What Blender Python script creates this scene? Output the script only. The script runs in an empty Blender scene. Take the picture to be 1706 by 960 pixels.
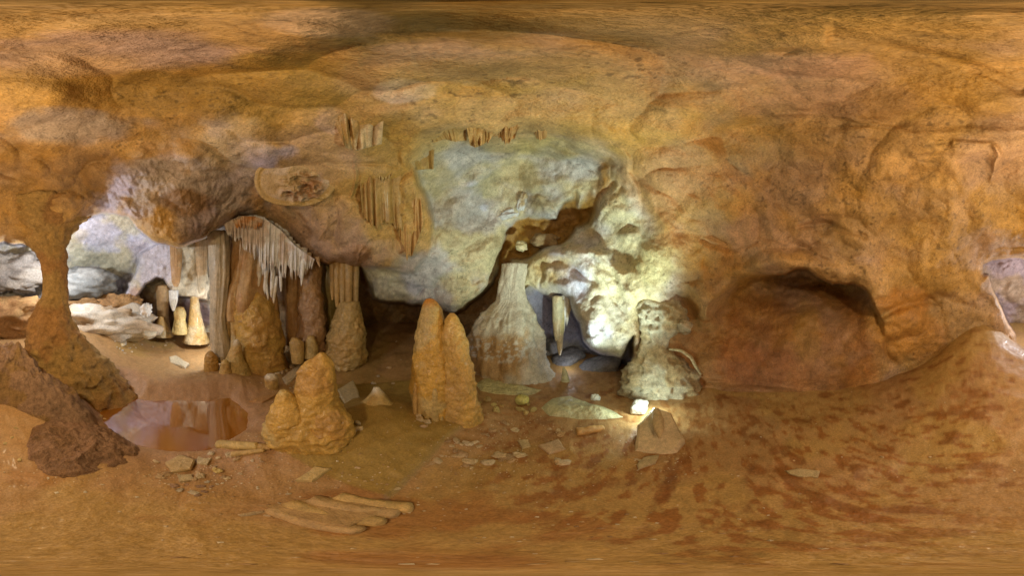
import bpy, math, random
import numpy as np
from math import radians, sin, cos, tan, pi

# ------------------------------------------------------------------ camera, world, lights, exposure
sc = bpy.context.scene
COL = sc.collection
H = 1.35                                   # eye height of the panorama camera above the floor
cam = bpy.data.cameras.new('panorama_camera')
cam.type = 'PANO'
cam.panorama_type = 'EQUIRECTANGULAR'
LON = radians(160.0)
cam.longitude_min, cam.longitude_max = -LON, LON
cam.latitude_min, cam.latitude_max = -pi / 2, pi / 2
cam.clip_start, cam.clip_end = 0.01, 200
camo = bpy.data.objects.new('panorama_camera', cam); COL.objects.link(camo)
camo.location = (0, 0, H); camo.rotation_euler = (pi / 2, 0, 0)
sc.camera = camo

w = bpy.data.worlds.new('World'); sc.world = w; w.use_nodes = True
w.node_tree.nodes['Background'].inputs[0].default_value = (0.5, 0.42, 0.3, 1)
w.node_tree.nodes['Background'].inputs[1].default_value = 0.02   # closed cave: no sky reaches it

PX = 0.1875                                # degrees per photograph pixel
def az(x): return (x - 853.0) * PX
def el(y): return (480.0 - y) * PX
def P(x, y, d):                            # point at horizontal distance d
    a, e = radians(az(x)), radians(el(y))
    return np.array([d * sin(a), d * cos(a), H + d * tan(e)])
def PR(x, y, r):                           # point at true distance r
    a, e = radians(az(x)), radians(el(y))
    return np.array([r * cos(e) * sin(a), r * cos(e) * cos(a), H + r * sin(e)])

def lamp(name, kind, loc, energy, color, size, target=None, spot=None, blend=0.5):
    l = bpy.data.lights.new(name, kind); l.energy = energy; l.color = color
    if kind == 'AREA': l.shape = 'DISK'; l.size = size
    else: l.shadow_soft_size = size
    if spot: l.spot_size = radians(spot); l.spot_blend = blend
    o = bpy.data.objects.new(name, l); COL.objects.link(o); o.location = loc
    if target is not None:
        import mathutils
        dv = mathutils.Vector(target) - mathutils.Vector(loc)
        o.rotation_euler = dv.to_track_quat('-Z', 'Y').to_euler()
    return o
# warm fill added unseen behind the camera, most cool lamps are tucked behind rocks
lamp('warm_fill_light', 'POINT', (0.0, -0.98, 1.62), 58, (1.0, 0.79, 0.48), 0.07)
hall = P(1084, 700, 1.58) + np.array([0, 0, 0.18])
lamp('cool_hall_lamp', 'SPOT', tuple(hall), 235, (0.80, 1.0, 0.88), 0.06, target=tuple(PR(905, 330, 2.5)), spot=108, blend=1.0)
lamp('cool_floor_fill', 'POINT', tuple(hall + np.array([0.0, 0.03, 0.02])), 8, (0.80, 1.0, 0.88), 0.04)  # second light added at the hall lamp, for glow on foot and floor
lamp('cool_chamber_lamp', 'POINT', tuple(P(366, 530, 3.2)), 60, (0.84, 0.92, 1.0), 0.05)
lamp('cool_arch_fill', 'POINT', tuple(P(93, 440, 3.1)), 85, (0.84, 0.92, 1.0), 0.05)  # second fill added behind the pillar to brighten arch and chamber
lamp('cool_tunnel_lamp', 'POINT', tuple(P(948, 602, 2.9)), 1.5, (0.85, 0.92, 1.0), 0.05)
lamp('cool_side_lamp', 'POINT', tuple(P(1725, 500, 3.6)), 40, (0.92, 0.95, 1.0), 0.05)
sc.view_settings.view_transform = 'Standard'; sc.view_settings.look = 'None'
sc.view_settings.exposure = 0.0; sc.view_settings.gamma = 1.0
sc.cycles.use_denoising = True
sc.cycles.max_bounces = 4; sc.cycles.diffuse_bounces = 2; sc.cycles.glossy_bounces = 2
sc.cycles.sample_clamp_indirect = 6.0
sc.cycles.caustics_reflective = False; sc.cycles.caustics_refractive = False

# ------------------------------------------------------------------ noise
def _h(ix, iy, iz, seed):
    n = (ix.astype(np.uint32) * np.uint32(374761393) + iy.astype(np.uint32) * np.uint32(668265263)
         + iz.astype(np.uint32) * np.uint32(2147483647 - 58) + np.uint32((seed * 974711 + 12345) & 0xffffffff))
    n = (n ^ (n >> np.uint32(13))) * np.uint32(1274126177)
    n = (n ^ (n >> np.uint32(16))) * np.uint32(2246822519)
    n = n ^ (n >> np.uint32(15))
    return (n & np.uint32(0xffffff)).astype(np.float32) / np.float32(0x7fffff) - 1.0
def noise(p, seed=0):
    p = np.asarray(p, np.float32); f = np.floor(p); i = f.astype(np.int64); t = p - f
    t = t * t * t * (t * (t * 6 - 15) + 10)
    x, y, z = i[..., 0], i[..., 1], i[..., 2]; tx, ty, tz = t[..., 0], t[..., 1], t[..., 2]
    def L(a, b, k): return a + (b - a) * k
    c = [_h(x + a, y + b, z + d, seed) for d in (0, 1) for b in (0, 1) for a in (0, 1)]
    return L(L(L(c[0], c[1], tx), L(c[2], c[3], tx), ty), L(L(c[4], c[5], tx), L(c[6], c[7], tx), ty), tz)
def fbm(p, o=4, seed=0, gain=0.5, lac=2.03):
    p = np.asarray(p, np.float32); s = 0; a = 1.0
    for k in range(o):
        s = s + a * noise(p, seed + k * 17); p = p * lac + 7.3; a *= gain
    return s
def ridged(p, o=3, seed=0):
    p = np.asarray(p, np.float32); s = 0; a = 1.0
    for k in range(o):
        s = s + a * (1 - 2 * np.abs(noise(p, seed + k * 17))); p = p * 2.1 + 3.1; a *= 0.5
    return s
def worley(p, seed=0):
    p = np.asarray(p, np.float32); i = np.floor(p).astype(np.int64); t = p - i
    f1 = np.full(p.shape[:-1], 9.0, np.float32); f2 = f1.copy()
    for a in (-1, 0, 1):
        for b in (-1, 0, 1):
            for c in (-1, 0, 1):
                X_, Y_, Z_ = i[..., 0] + a, i[..., 1] + b, i[..., 2] + c
                d = ((a + 0.5 + 0.48 * _h(X_, Y_, Z_, seed) - t[..., 0]) ** 2 + (b + 0.5 + 0.48 * _h(X_, Y_, Z_, seed + 1) - t[..., 1]) ** 2
                     + (c + 0.5 + 0.48 * _h(X_, Y_, Z_, seed + 2) - t[..., 2]) ** 2)
                f2 = np.minimum(f2, np.maximum(f1, d)); f1 = np.minimum(f1, d)
    return np.sqrt(f1), np.sqrt(f2)
def sstep(a, b, x):
    t = np.clip((x - a) / (b - a), 0, 1); return t * t * (3 - 2 * t)

# ------------------------------------------------------------------ materials
def mk(name, rough=0.6, bump=0.5, bscale=1.0, coat=0.0, var=0.35, pop=0.0, streak=0.0, spec=0.5, fine=0.2, crack=0.0):
    m = bpy.data.materials.new(name); m.use_nodes = True; nt = m.node_tree; N = nt.nodes; Lk = nt.links
    b = N['Principled BSDF']
    geo = N.new('ShaderNodeNewGeometry')
    def nz(scale, detail=4, rough_=0.6, vec=None):
        n = N.new('ShaderNodeTexNoise'); n.inputs['Scale'].default_value = scale
        n.inputs['Detail'].default_value = detail; n.inputs['Roughness'].default_value = rough_
        Lk.new(vec or geo.outputs['Position'], n.inputs['Vector']); return n.outputs[0]
    def mth(op, a, b_=None):
        n = N.new('ShaderNodeMath'); n.operation = op
        for k, v in enumerate((a, b_)):
            if v is None: continue
            if isinstance(v, (int, float)): n.inputs[k].default_value = v
            else: Lk.new(v, n.inputs[k])
        return n.outputs[0]
    def rng(v, a, b_, c, d):
        n = N.new('ShaderNodeMapRange'); Lk.new(v, n.inputs[0])
        for k, q in enumerate((a, b_, c, d)): n.inputs[k + 1].default_value = q
        return n.outputs[0]
    at = N.new('ShaderNodeAttribute'); at.attribute_name = 'Col'
    n2 = nz(11 * bscale, 6, 0.68)
    n3 = nz(60 * bscale, 2, 0.7)
    fac = mth('MULTIPLY', rng(n2, 0.3, 0.72, 1 - var, 1 + var), rng(n3, 0.25, 0.75, 0.72, 1.26))
    ln = mth('ABSOLUTE', mth('SUBTRACT', nz(7 * bscale, 3, 0.55), 0.5))
    fac = mth('MULTIPLY', fac, rng(ln, 0.0, 0.012, 1 - crack, 1.0))
    mul = N.new('ShaderNodeVectorMath'); mul.operation = 'SCALE'
    Lk.new(at.outputs['Color'], mul.inputs[0]); Lk.new(fac, mul.inputs['Scale'])
    Lk.new(mul.outputs[0], b.inputs['Base Color'])
    Lk.new(rng(n2, 0.3, 0.7, min(1, rough + 0.15), max(0.05, rough - 0.15)), b.inputs['Roughness'])
    b.inputs['Specular IOR Level'].default_value = spec
    b.inputs['Coat Weight'].default_value = coat; b.inputs['Coat Roughness'].default_value = 0.16
    h = mth('ADD', mth('MULTIPLY', n2, 0.6), mth('MULTIPLY', n3, fine))
    if pop:
        vp = N.new('ShaderNodeTexVoronoi'); vp.feature = 'F1'; vp.inputs['Scale'].default_value = 24
        Lk.new(geo.outputs['Position'], vp.inputs['Vector'])
        h = mth('SUBTRACT', h, mth('MULTIPLY', vp.outputs['Distance'], pop))
    if streak:
        mp = N.new('ShaderNodeMapping'); mp.inputs['Scale'].default_value = (1, 1, 0.09)
        Lk.new(geo.outputs['Position'], mp.inputs['Vector'])
        h = mth('ADD', h, mth('MULTIPLY', nz(38, 3, 0.6, mp.outputs[0]), streak))
    bp = N.new('ShaderNodeBump'); bp.inputs['Strength'].default_value = min(1.0, bump); bp.inputs['Distance'].default_value = 0.05
    Lk.new(h, bp.inputs['Height']); Lk.new(bp.outputs[0], b.inputs['Normal'])
    return m
M = dict(
    shell=mk('limestone', 0.6, 0.7, 1.0, 0.0, 0.2, spec=0.45, crack=0.30),
    floor=mk('calcite_floor', 0.52, 0.32, 1.6, 0.06, 0.16, spec=0.45),
    flow=mk('wet_flowstone', 0.42, 0.6, 1.5, 0.14, 0.22, pop=0.35, streak=0.25),
    drip=mk('dripstone', 0.48, 0.5, 1.4, 0.08, 0.20, streak=0.5),
    pale=mk('white_calcite', 0.45, 0.4, 1.5, 0.1, 0.15, streak=0.2),
    rough=mk('weathered_rock', 0.75, 1.0, 2.0, 0.0, 0.34, spec=0.25, fine=0.3, crack=0.4),
    stone=mk('broken_calcite', 0.55, 0.45, 3.0, 0.05, 0.22),
)
def mk_water():
    m = bpy.data.materials.new('pool_water'); m.use_nodes = True; b = m.node_tree.nodes['Principled BSDF']
    b.inputs['Base Color'].default_value = (0.30, 0.105, 0.012, 1); b.inputs['Roughness'].default_value = 0.03
    b.inputs['IOR'].default_value = 2.2; b.inputs['Specular IOR Level'].default_value = 0.9
    return m
M['water'] = mk_water()

# ------------------------------------------------------------------ mesh helpers
def mesh_obj(name, V, F, mat, col=None, origin=None, parent=None, smooth=True, label=None, cat=None, group=None, kind=None):
    V = np.asarray(V, np.float32)
    if origin is None and parent is None and kind is None:
        o_ = V.mean(0); o_[2] = V[:, 2].min(); origin = o_
    if parent is not None and origin is None: origin = np.array(parent.location)
    if origin is None: origin = np.zeros(3)
    me = bpy.data.meshes.new(name)
    F = F if isinstance(F, list) else np.asarray(F)
    if isinstance(F, np.ndarray):
        k = F.shape[1]
        me.vertices.add(len(V)); me.vertices.foreach_set('co', (V - origin).astype(np.float32).ravel())
        me.loops.add(F.size); me.loops.foreach_set('vertex_index', F.astype(np.int32).ravel())
        me.polygons.add(len(F)); me.polygons.foreach_set('loop_start', np.arange(0, F.size, k, dtype=np.int32))
        me.update(calc_edges=True)
    else:
        me.from_pydata((V - origin).tolist(), [], F); me.update()
    me.polygons.foreach_set('use_smooth', np.full(len(me.polygons), smooth))
    c = np.ones((len(V), 4), np.float32)
    col = (0.5, 0.4, 0.25) if col is None else col
    c[:, :3] = np.asarray(col, np.float32)
    a = me.color_attributes.new('Col', 'FLOAT_COLOR', 'POINT'); a.data.foreach_set('color', c.ravel())
    me.materials.append(mat)
    ob = bpy.data.objects.new(name, me); COL.objects.link(ob)
    if parent is not None: ob.parent = parent
    else: ob.location = origin
    if label: ob['label'] = label
    if cat: ob['category'] = cat
    if group: ob['group'] = group
    if kind or (label and parent is None): ob['kind'] = kind or 'thing'
    return ob
def empty(name, loc, label, cat, group=None):
    o = bpy.data.objects.new(name, None); COL.objects.link(o); o.location = tuple(float(v) for v in loc)
    o['label'] = label; o['category'] = cat; o['kind'] = 'thing'
    if group: o['group'] = group
    return o
def grid_faces(nr, nc, wrap):
    i = np.arange(nr - 1)[:, None]; j = np.arange(nc if wrap else nc - 1)[None, :]; j2 = (j + 1) % nc
    return np.stack([i * nc + j + 0 * i, i * nc + j2, (i + 1) * nc + j2, (i + 1) * nc + j], -1).reshape(-1, 4)
def normals(V, F):
    n = np.zeros_like(V)
    a = np.cross(V[F[:, 2]] - V[F[:, 0]], V[F[:, 3]] - V[F[:, 1]])
    for k in range(4): np.add.at(n, F[:, k], a)
    return n / (np.linalg.norm(n, axis=1, keepdims=True) + 1e-9)
def rbf(ctrl, vals, c=0.25):
    ctrl = np.asarray(ctrl, float); vals = np.asarray(vals, float)
    D = np.sqrt(((ctrl[:, None] - ctrl[None]) ** 2).sum(-1) + c * c)
    A = np.block([[D + 1e-6 * np.eye(len(D)), np.ones((len(D), 1))], [np.ones((1, len(D))), np.zeros((1, 1))]])
    wts = np.linalg.solve(A, np.append(vals, 0))
    def f(q):
        q = np.asarray(q, np.float32); out = np.full(len(q), wts[-1], np.float32)
        for k in range(len(ctrl)):
            out += np.float32(wts[k]) * np.sqrt(((q - ctrl[k].astype(np.float32)) ** 2).sum(1) + np.float32(c * c))
        return out
    return f
def poly_sd(X, Y, poly):                   # signed distance, negative inside
    p = np.asarray(poly, np.float32); n = len(p); d2 = np.full(X.shape, 1e9, np.float32); ins = np.zeros(X.shape, bool)
    for i in range(n):
        ax, ay = p[i]; bx, by = p[(i + 1) % n]; ex, ey = bx - ax, by - ay
        t = np.clip(((X - ax) * ex + (Y - ay) * ey) / (ex * ex + ey * ey + 1e-9), 0, 1)
        d2 = np.minimum(d2, (X - ax - t * ex) ** 2 + (Y - ay - t * ey) ** 2)
        if ay != by:
            ins ^= ((ay > Y) != (by > Y)) & (X < (bx - ax) * (Y - ay) / (by - ay) + ax)
    return np.where(ins, -1, 1) * np.sqrt(d2)
def line_d(X, Y, pl):
    d2 = np.full(X.shape, 1e9, np.float32)
    for (ax, ay), (bx, by) in zip(pl[:-1], pl[1:]):
        ex, ey = bx - ax, by - ay
        t = np.clip(((X - ax) * ex + (Y - ay) * ey) / (ex * ex + ey * ey + 1e-9), 0, 1)
        d2 = np.minimum(d2, (X - ax - t * ex) ** 2 + (Y - ay - t * ey) ** 2)
    return np.sqrt(d2)

# ------------------------------------------------------------------ cave floor
FP = [(1170, 650, 2.2), (1240, 656, 2.15), (1300, 657, 2.1), (1400, 648, 2.2), (1480, 624, 2.5), (1560, 590, 2.6), (1640, 540, 2.8), (1690, 575, 2.6),
      (980, 640, 2.5), (880, 645, 2.3), (980, 605, 3.2), (400, 612, 2.9), (570, 606, 3.1), (640, 560, 4.2), (640, 538, 5.2), (740, 560, 4.0),
      (250, 578, 3.9), (150, 548, 5.0), (320, 570, 4.3), (420, 580, 4.0), (300, 625, 2.55)]
fc, fz = [], []
for x, y, d in FP:
    p = P(x, y, d); fc.append(p[:2]); fz.append(p[2])
for x, y, z in [(0, 0, 0), (0.5, 0, 0), (-0.5, 0, 0.0), (0, 0.6, 0), (0, -0.6, 0.05), (1.1, 0.1, 0.0), (0.4, 1.5, 0.0), (-1.1, 0.2, 0.02), (1.0, 1.2, 0.0),
                (0.9, -0.9, 0.12), (-0.8, -0.7, 0.1), (0, -2.2, 0.35), (-1.5, -1.6, 0.35), (-3.5, -3, 0.6), (1.6, -1.7, 0.5), (-1.55, 0.55, 0.0), (-1.9, 0.1, 0.05),
                (3.5, 1.5, 0), (3.5, 4, -0.05), (0, 5, 0.1), (5, -2.5, 0.7), (-6, 1, 0.2), (-3, 5.5, 0.3), (1.2, -3.2, 0.2), (0, -6, .4), (6, 6, 0), (-6, 6, .3)]:
    fc.append((x, y)); fz.append(z)
_floor = rbf(fc, fz, 0.5)
def gxy(x, y):                             # floor point under a pixel of a level floor
    a = radians(az(x)); d = H / tan(radians(-el(y))); return np.array([d * sin(a), d * cos(a)])
POOL = [gxy(*q) for q in [(150, 672), (168, 655), (200, 652), (235, 668), (300, 672), (345, 668), (385, 664), (420, 690), (415, 722), (375, 738), (345, 752),
                          (300, 756), (250, 752), (205, 735), (185, 715), (172, 695)]]
def floor_z(x, y, detail=True):
    q = np.stack([x, y], -1).astype(np.float32); z = _floor(q)
    def g(px, py, s, a, sx=None):
        c = gxy(px, py); return a * np.exp(-(((q - c) ** 2).sum(1)) / (2 * s * s))
    z = z + g(520, 720, 0.36, 0.10) + g(740, 690, 0.30, 0.06) + g(630, 700, 0.28, 0.17) + g(600, 760, 0.28, 0.05)
    z = z + g(380, 640, 0.22, 0.10) + g(300, 640, 0.24, 0.07) + g(230, 640, .2, .03) + g(600, 610, 0.3, 0.05)
    sdp = poly_sd(q[:, 0], q[:, 1], POOL)
    z = z * (1 - 0.85 * sstep(0.25, -0.05, sdp)) - 0.045 * sstep(0.06, -0.12, sdp) + 0.012 * sstep(0.2, 0.02, sdp)
    # edge of the flowstone mound, stepped to stand in for a shadow edge
    edge = [gxy(*k) for k in [(790, 702), (742, 742), (690, 795), (640, 835), (420, 850), (300, 845), (330, 770), (430, 700), (560, 640), (690, 640)]]
    sde = poly_sd(q[:, 0], q[:, 1], edge); z = z + 0.035 * sstep(0.012, -0.02, sde)
    if detail:
        p3 = np.stack([x, y, 0 * x], -1)
        z = z + 0.022 * fbm(p3 * 1.7, 4, 5) + 0.004 * fbm(p3 * 9, 4, 9) + 0.0012 * fbm(p3 * 45, 3, 11)
        z = z + 0.012 * ridged(p3 * 3.2, 3, 21) * sstep(0.3, 0.9, np.hypot(x, y))
    return z
def fz1(x, y): return float(floor_z(np.array([x], np.float32), np.array([y], np.float32))[0])
def G(x, y, up=0.0):                       # where the ray through a pixel meets the floor (raised by up)
    a, t = radians(az(x)), tan(radians(-el(y))); lo = 0.05
    ds = np.linspace(0.05, 7, 900); X = ds * sin(a); Y = ds * cos(a)
    k = np.argmax((H - ds * t) < floor_z(X, Y, True) + up)
    d = ds[k] if k > 0 else ds[-1]
    return np.array([d * sin(a), d * cos(a), fz1(d * sin(a), d * cos(a)) + up]), d

NA = 1180
A_ = np.linspace(-pi, pi, NA, endpoint=False)
nr = 250
R_ = np.concatenate([[0.0], 0.03 * np.exp(np.linspace(0, math.log(7.5 / 0.03), nr))])
Rg, Ag = np.meshgrid(R_, A_, indexing='ij')
X = (Rg * np.sin(Ag)).ravel(); Y = (Rg * np.cos(Ag)).ravel()
Z = floor_z(X, Y)
Vf = np.stack([X, Y, Z], -1)
p3 = np.stack([X, Y, 0 * X], -1)
# pixel-like chart of the floor only to place stains where they lie on the ground
cf = np.ones((len(X), 3), np.float32) * np.array([0.45, 0.258, 0.105])
n_big = fbm(p3 * 1.3, 4, 31); n_mid = fbm(p3 * 5, 4, 33)
cf *= (1 + 0.10 * n_big)[:, None]
def mixc(c, col, m): return c + (np.array(col, np.float32) - c) * np.clip(m, 0, 1)[:, None]
cf = mixc(cf, (0.46, 0.29, 0.085), sstep(0.0, 0.5, n_big) * 0.6)
# rust stains, drips running towards the right-hand slope
ang = radians(35); rx = X * cos(ang) + Y * sin(ang); ry = -X * sin(ang) + Y * cos(ang)
pst = np.stack([rx * 1.1, ry * 2.3, 0 * X + 2], -1)
st = fbm(pst * 10.5, 4, 41, 0.55)
dr = np.hypot(X, Y)
where_ = sstep(0.10, 0.6, X + 0.35 * Y + 0.25) * sstep(2.6, 1.2, dr)
st = sstep(0.10, 0.75, st + 0.24 * where_ * sstep(1.1, 0.4, dr) + 0.05 * where_ - 0.06)
cf = mixc(cf, (0.30, 0.105, 0.020), st * where_ * 0.8)
st2 = sstep(0.30, 0.80, fbm(pst * 5.5, 4, 47, 0.5)) * sstep(0.7, 1.2, X + 0.8) * sstep(3, 2.2, dr)
cf = mixc(cf, (0.24, 0.085, 0.018), st2 * 0.75)
st3 = sstep(0.25, 0.6, fbm(p3 * 2.6, 4, 53)) * sstep(1.2, 0.4, dr) * (X < 0.2)
cf = mixc(cf, (0.36, 0.15, 0.04), st3 * 0.7)
# shadow beside the stalagmites, painted in as a darker olive
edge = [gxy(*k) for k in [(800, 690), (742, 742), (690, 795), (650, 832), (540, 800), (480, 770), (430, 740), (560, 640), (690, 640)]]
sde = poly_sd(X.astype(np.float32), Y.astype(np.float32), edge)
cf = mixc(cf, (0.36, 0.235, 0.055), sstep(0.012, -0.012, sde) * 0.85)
# pinkish mud around the pool
sdp = poly_sd(X.astype(np.float32), Y.astype(np.float32), POOL)
cf = mixc(cf, (0.40, 0.22, 0.12), sstep(0.55, 0.05, sdp + 0.12 * n_mid) * 0.7)
cf = mixc(cf, (0.33, 0.12, 0.015), sstep(0.0, -0.06, sdp) * 0.8)
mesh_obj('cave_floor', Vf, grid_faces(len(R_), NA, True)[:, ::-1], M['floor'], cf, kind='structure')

# water
wv = [(p[0], p[1], 0.0) for p in POOL]
import mathutils
cpool = np.mean(POOL, 0)
big = [cpool + (np.array(p) - cpool) * 1.12 for p in POOL]
zw = float(np.median([fz1(*p) for p in POOL])) - 0.006
mesh_obj('pool_water', [(p[0], p[1], zw) for p in big], [list(range(len(big)))[::-1]], M['water'], smooth=False, kind='structure', origin=np.array([cpool[0], cpool[1], zw]))

# ------------------------------------------------------------------ cave walls and ceiling
E_ = np.radians(np.concatenate([np.linspace(-40, 75, 330), np.linspace(75.4, 90, 30)]))
Eg, Ag = np.meshgrid(E_, A_, indexing='ij'); Eg = Eg.ravel(); Ag = Ag.ravel()
D = np.stack([np.cos(Eg) * np.sin(Ag), np.cos(Eg) * np.cos(Ag), np.sin(Eg)], -1).astype(np.float32)
PXx = (np.degrees(Ag) / PX + 853).astype(np.float32); PXy = (480 - np.degrees(Eg) / PX).astype(np.float32)
def dirs(pts): return np.array([[cos(radians(el(y))) * sin(radians(az(x))), cos(radians(el(y))) * cos(radians(az(x))), sin(radians(el(y)))] for x, y in pts])
def field(c, k=0.12): return rbf(dirs([(q[0], q[1]) for q in c]), [math.log(q[2]) for q in c], k)
# irregular outlines: perturb the lookup with noise
wx = fbm(D * 9, 3, 61) * 4.0; wy = fbm(D * 9, 3, 67) * 4.0
QX, QY = PXx + wx, PXy + wy

base = [(853, 0, 1.25), (0, 60, 1.32), (300, 60, 1.36), (600, 60, 1.30), (900, 60, 1.34), (1200, 60, 1.33), (1500, 60, 1.3),
        (0, 150, 1.55), (150, 150, 1.6), (300, 150, 1.62), (450, 150, 1.5), (600, 150, 1.5), (750, 150, 1.55), (900, 150, 1.55), (1050, 150, 1.55), (1200, 150, 1.55), (1350, 150, 1.5), (1500, 150, 1.55), (1650, 150, 1.6),
        (-60, 240, 1.9), (60, 240, 1.9), (200, 240, 1.95), (330, 250, 1.9), (480, 230, 1.75), (620, 240, 1.75), (760, 225, 1.8), (880, 230, 1.85), (1000, 230, 1.8), (1100, 240, 1.75), (1250, 230, 1.75), (1400, 230, 1.72), (1550, 230, 1.7), (1660, 235, 1.75), (1740, 240, 1.9),
        (20, 330, 2.25), (90, 340, 2.25), (180, 340, 2.4), (290, 330, 2.2), (340, 400, 2.25), (290, 405, 2.2), (400, 350, 2.5), (480, 380, 2.7), (560, 350, 2.3), (560, 430, 2.65), (640, 340, 2.25), (650, 430, 2.55), (700, 380, 2.45), (700, 300, 2.1),
        (900, 330, 2.6), (900, 450, 2.7), (1000, 500, 2.6), (1000, 400, 2.5), (1040, 300, 2.15), (1080, 370, 2.15), (1130, 450, 2.1), (1160, 330, 1.95), (1250, 340, 1.9), (1350, 330, 1.85), (1450, 320, 1.85), (1550, 330, 1.9), (1640, 340, 2.05),
        (1200, 430, 2.0), (1300, 430, 1.9), (1400, 430, 1.95), (1500, 440, 2.05), (1600, 430, 2.3), (1680, 420, 2.5), (-80, 420, 2.5), (10, 400, 2.4), (90, 470, 2.5),
        (1150, 560, 2.25), (1250, 560, 2.3), (1400, 560, 2.25), (1480, 560, 2.3), (1560, 540, 2.45), (1640, 520, 2.7), (1700, 540, 3.0), (-80, 540, 2.6),
        (1200, 640, 2.5), (1350, 640, 2.4), (1500, 620, 2.75), (880, 600, 2.6), (800, 640, 2.9), (1000, 660, 3.0), (100, 600, 3), (400, 600, 4), (600, 600, 4), (0, 620, 2.9), (1650, 640, 3.2)]
logr = field(base)(D)
r = np.exp(logr)

# (polygon, inner depth controls, edge width px, lip rounding)
ALC = [(690, 455), (712, 425), (722, 385), (716, 340), (700, 305), (694, 275), (716, 248), (760, 236), (830, 240), (880, 228), (940, 238), (1000, 258), (1030, 282),
       (1052, 325), (1082, 372), (1106, 415), (1128, 470), (1130, 500), (1104, 508), (1075, 512), (1064, 540), (1060, 600), (1060, 700), (560, 700), (560, 470), (600, 446)]
ALCd = [(740, 262, 2.3), (750, 330, 2.8), (830, 300, 2.95), (900, 290, 2.85), (980, 295, 2.6), (650, 470, 3.1), (700, 430, 2.8), (760, 470, 2.75), (750, 515, 2.95), (820, 420, 2.85), (860, 380, 3.0),
        (900, 340, 2.75), (940, 360, 2.7), (1010, 340, 2.45), (1050, 380, 2.35), (1090, 450, 2.2), (1000, 420, 2.5), (940, 430, 2.62), (880, 450, 2.95), (960, 480, 2.5), (1030, 470, 2.45), (1050, 530, 2.45), (1040, 580, 2.45),
        (1000, 560, 2.42), (930, 470, 2.65), (880, 520, 2.9), (1000, 640, 2.9), (850, 640, 3), (650, 600, 3.2)]
LEFT = [(-110, 470), (-80, 432), (-30, 410), (10, 405), (45, 408), (75, 418), (95, 420), (108, 385), (125, 367), (155, 359), (190, 357), (212, 362), (230, 382), (252, 399), (275, 409), (300, 412), (322, 407), (345, 392), (372, 373),
        (400, 362), (440, 364), (468, 385), (492, 412), (520, 432), (545, 441), (600, 443), (612, 470), (622, 497), (650, 505), (675, 503), (700, 510), (725, 512), (748, 522), (772, 516), (800, 492), (828, 455), (836, 438), (850, 438), (850, 720), (-110, 720)]
LEFTd = [(-60, 440, 4.6), (0, 430, 4.6), (40, 470, 4.8), (20, 520, 4.5), (110, 400, 4.4), (140, 375, 4.1), (190, 362, 3.9), (210, 390, 4.2), (170, 420, 4.7), (140, 470, 5.0), (220, 450, 4.7), (240, 420, 4.4), (150, 530, 5.4), (260, 520, 5.7), (300, 520, 5.4),
         (290, 440, 4.3), (330, 440, 4.2), (330, 400, 3.9), (360, 500, 4.6), (420, 420, 3.9), (450, 480, 4.4), (470, 550, 4.6), (540, 500, 4.3), (580, 460, 3.8), (620, 520, 4.7), (640, 500, 4.6), (700, 515, 5.0), (690, 545, 5.6), (760, 530, 4.3), (810, 490, 3.7), (835, 450, 3.4), (200, 620, 6), (600, 620, 6), (800, 620, 4.6), (-60, 560, 4.8), (-60, 640, 5)]
WHITE = [(232, 428), (262, 402), (300, 412), (345, 395), (352, 470), (346, 498), (320, 496), (296, 492), (282, 480), (272, 466), (258, 462), (240, 470), (226, 490), (218, 512), (206, 515), (200, 500), (214, 470), (226, 450)]
WHITEd = [(240, 440, 4.15), (300, 430, 3.85), (340, 430, 3.8), (320, 490, 3.9), (215, 500, 4.3), (250, 455, 4.05)]
HOLE = [(867, 488), (880, 478), (893, 486), (914, 497), (930, 492), (948, 500), (956, 520), (964, 545), (972, 568), (984, 580), (1000, 588), (1020, 592), (1034, 598), (1043, 575), (1052, 560), (1050, 600), (1046, 640), (1046, 700), (915, 700), (909, 640), (907, 605), (904, 575), (893, 535), (882, 510)]
HOLEd = [(880, 495, 3.0), (930, 510, 3.35), (925, 560, 3.5), (960, 560, 3.7), (980, 620, 4.2), (920, 620, 3.9), (1020, 610, 3.9), (1045, 590, 3.2), (980, 680, 4.4)]
POCK = [(1000, 266), (1012, 264), (1020, 276), (1017, 300), (1004, 328), (994, 352), (978, 372), (958, 384), (950, 398), (934, 408), (905, 412), (880, 428), (850, 436), (831, 452), (830, 430), (838, 408), (846, 388), (862, 368), (884, 362), (905, 366), (930, 368), (931, 348), (940, 335), (958, 328), (961, 320), (964, 342), (976, 330), (985, 316), (993, 322), (1000, 305), (998, 285)]
POCKd = [(1010, 290, 2.45), (985, 340, 2.75), (945, 360, 3.05), (900, 385, 3.0), (860, 400, 3.25), (840, 440, 3.5)]
RECS = [(1122, 505), (1128, 488), (1145, 495), (1160, 515), (1168, 540), (1185, 538), (1196, 515), (1218, 488), (1250, 466), (1285, 458), (1310, 456), (1330, 450), (1348, 450), (1362, 462), (1385, 472), (1400, 468), (1425, 474), (1442, 484), (1452, 500), (1466, 524), (1470, 560), (1480, 600), (1484, 680), (1120, 680), (1118, 560)]
RECSd = [(1135, 510, 2.5), (1180, 560, 2.55), (1230, 500, 2.7), (1300, 470, 3.1), (1340, 462, 3.2), (1400, 484, 3.05), (1450, 512, 2.5), (1300, 540, 2.45), (1350, 520, 2.5), (1400, 560, 2.38), (1460, 560, 2.3), (1250, 570, 2.5), (1300, 620, 2.35), (1420, 620, 2.4), (1200, 620, 2.45), (1350, 680, 2.6), (1200, 680, 2.75), (1480, 660, 2.9)]
RIGH = [(1637, 448), (1640, 436), (1655, 430), (1680, 428), (1720, 430), (1770, 440), (1830, 470), (1830, 720), (1720, 720), (1690, 560), (1672, 520), (1662, 500), (1652, 478), (1648, 458), (1641, 458)]
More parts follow.
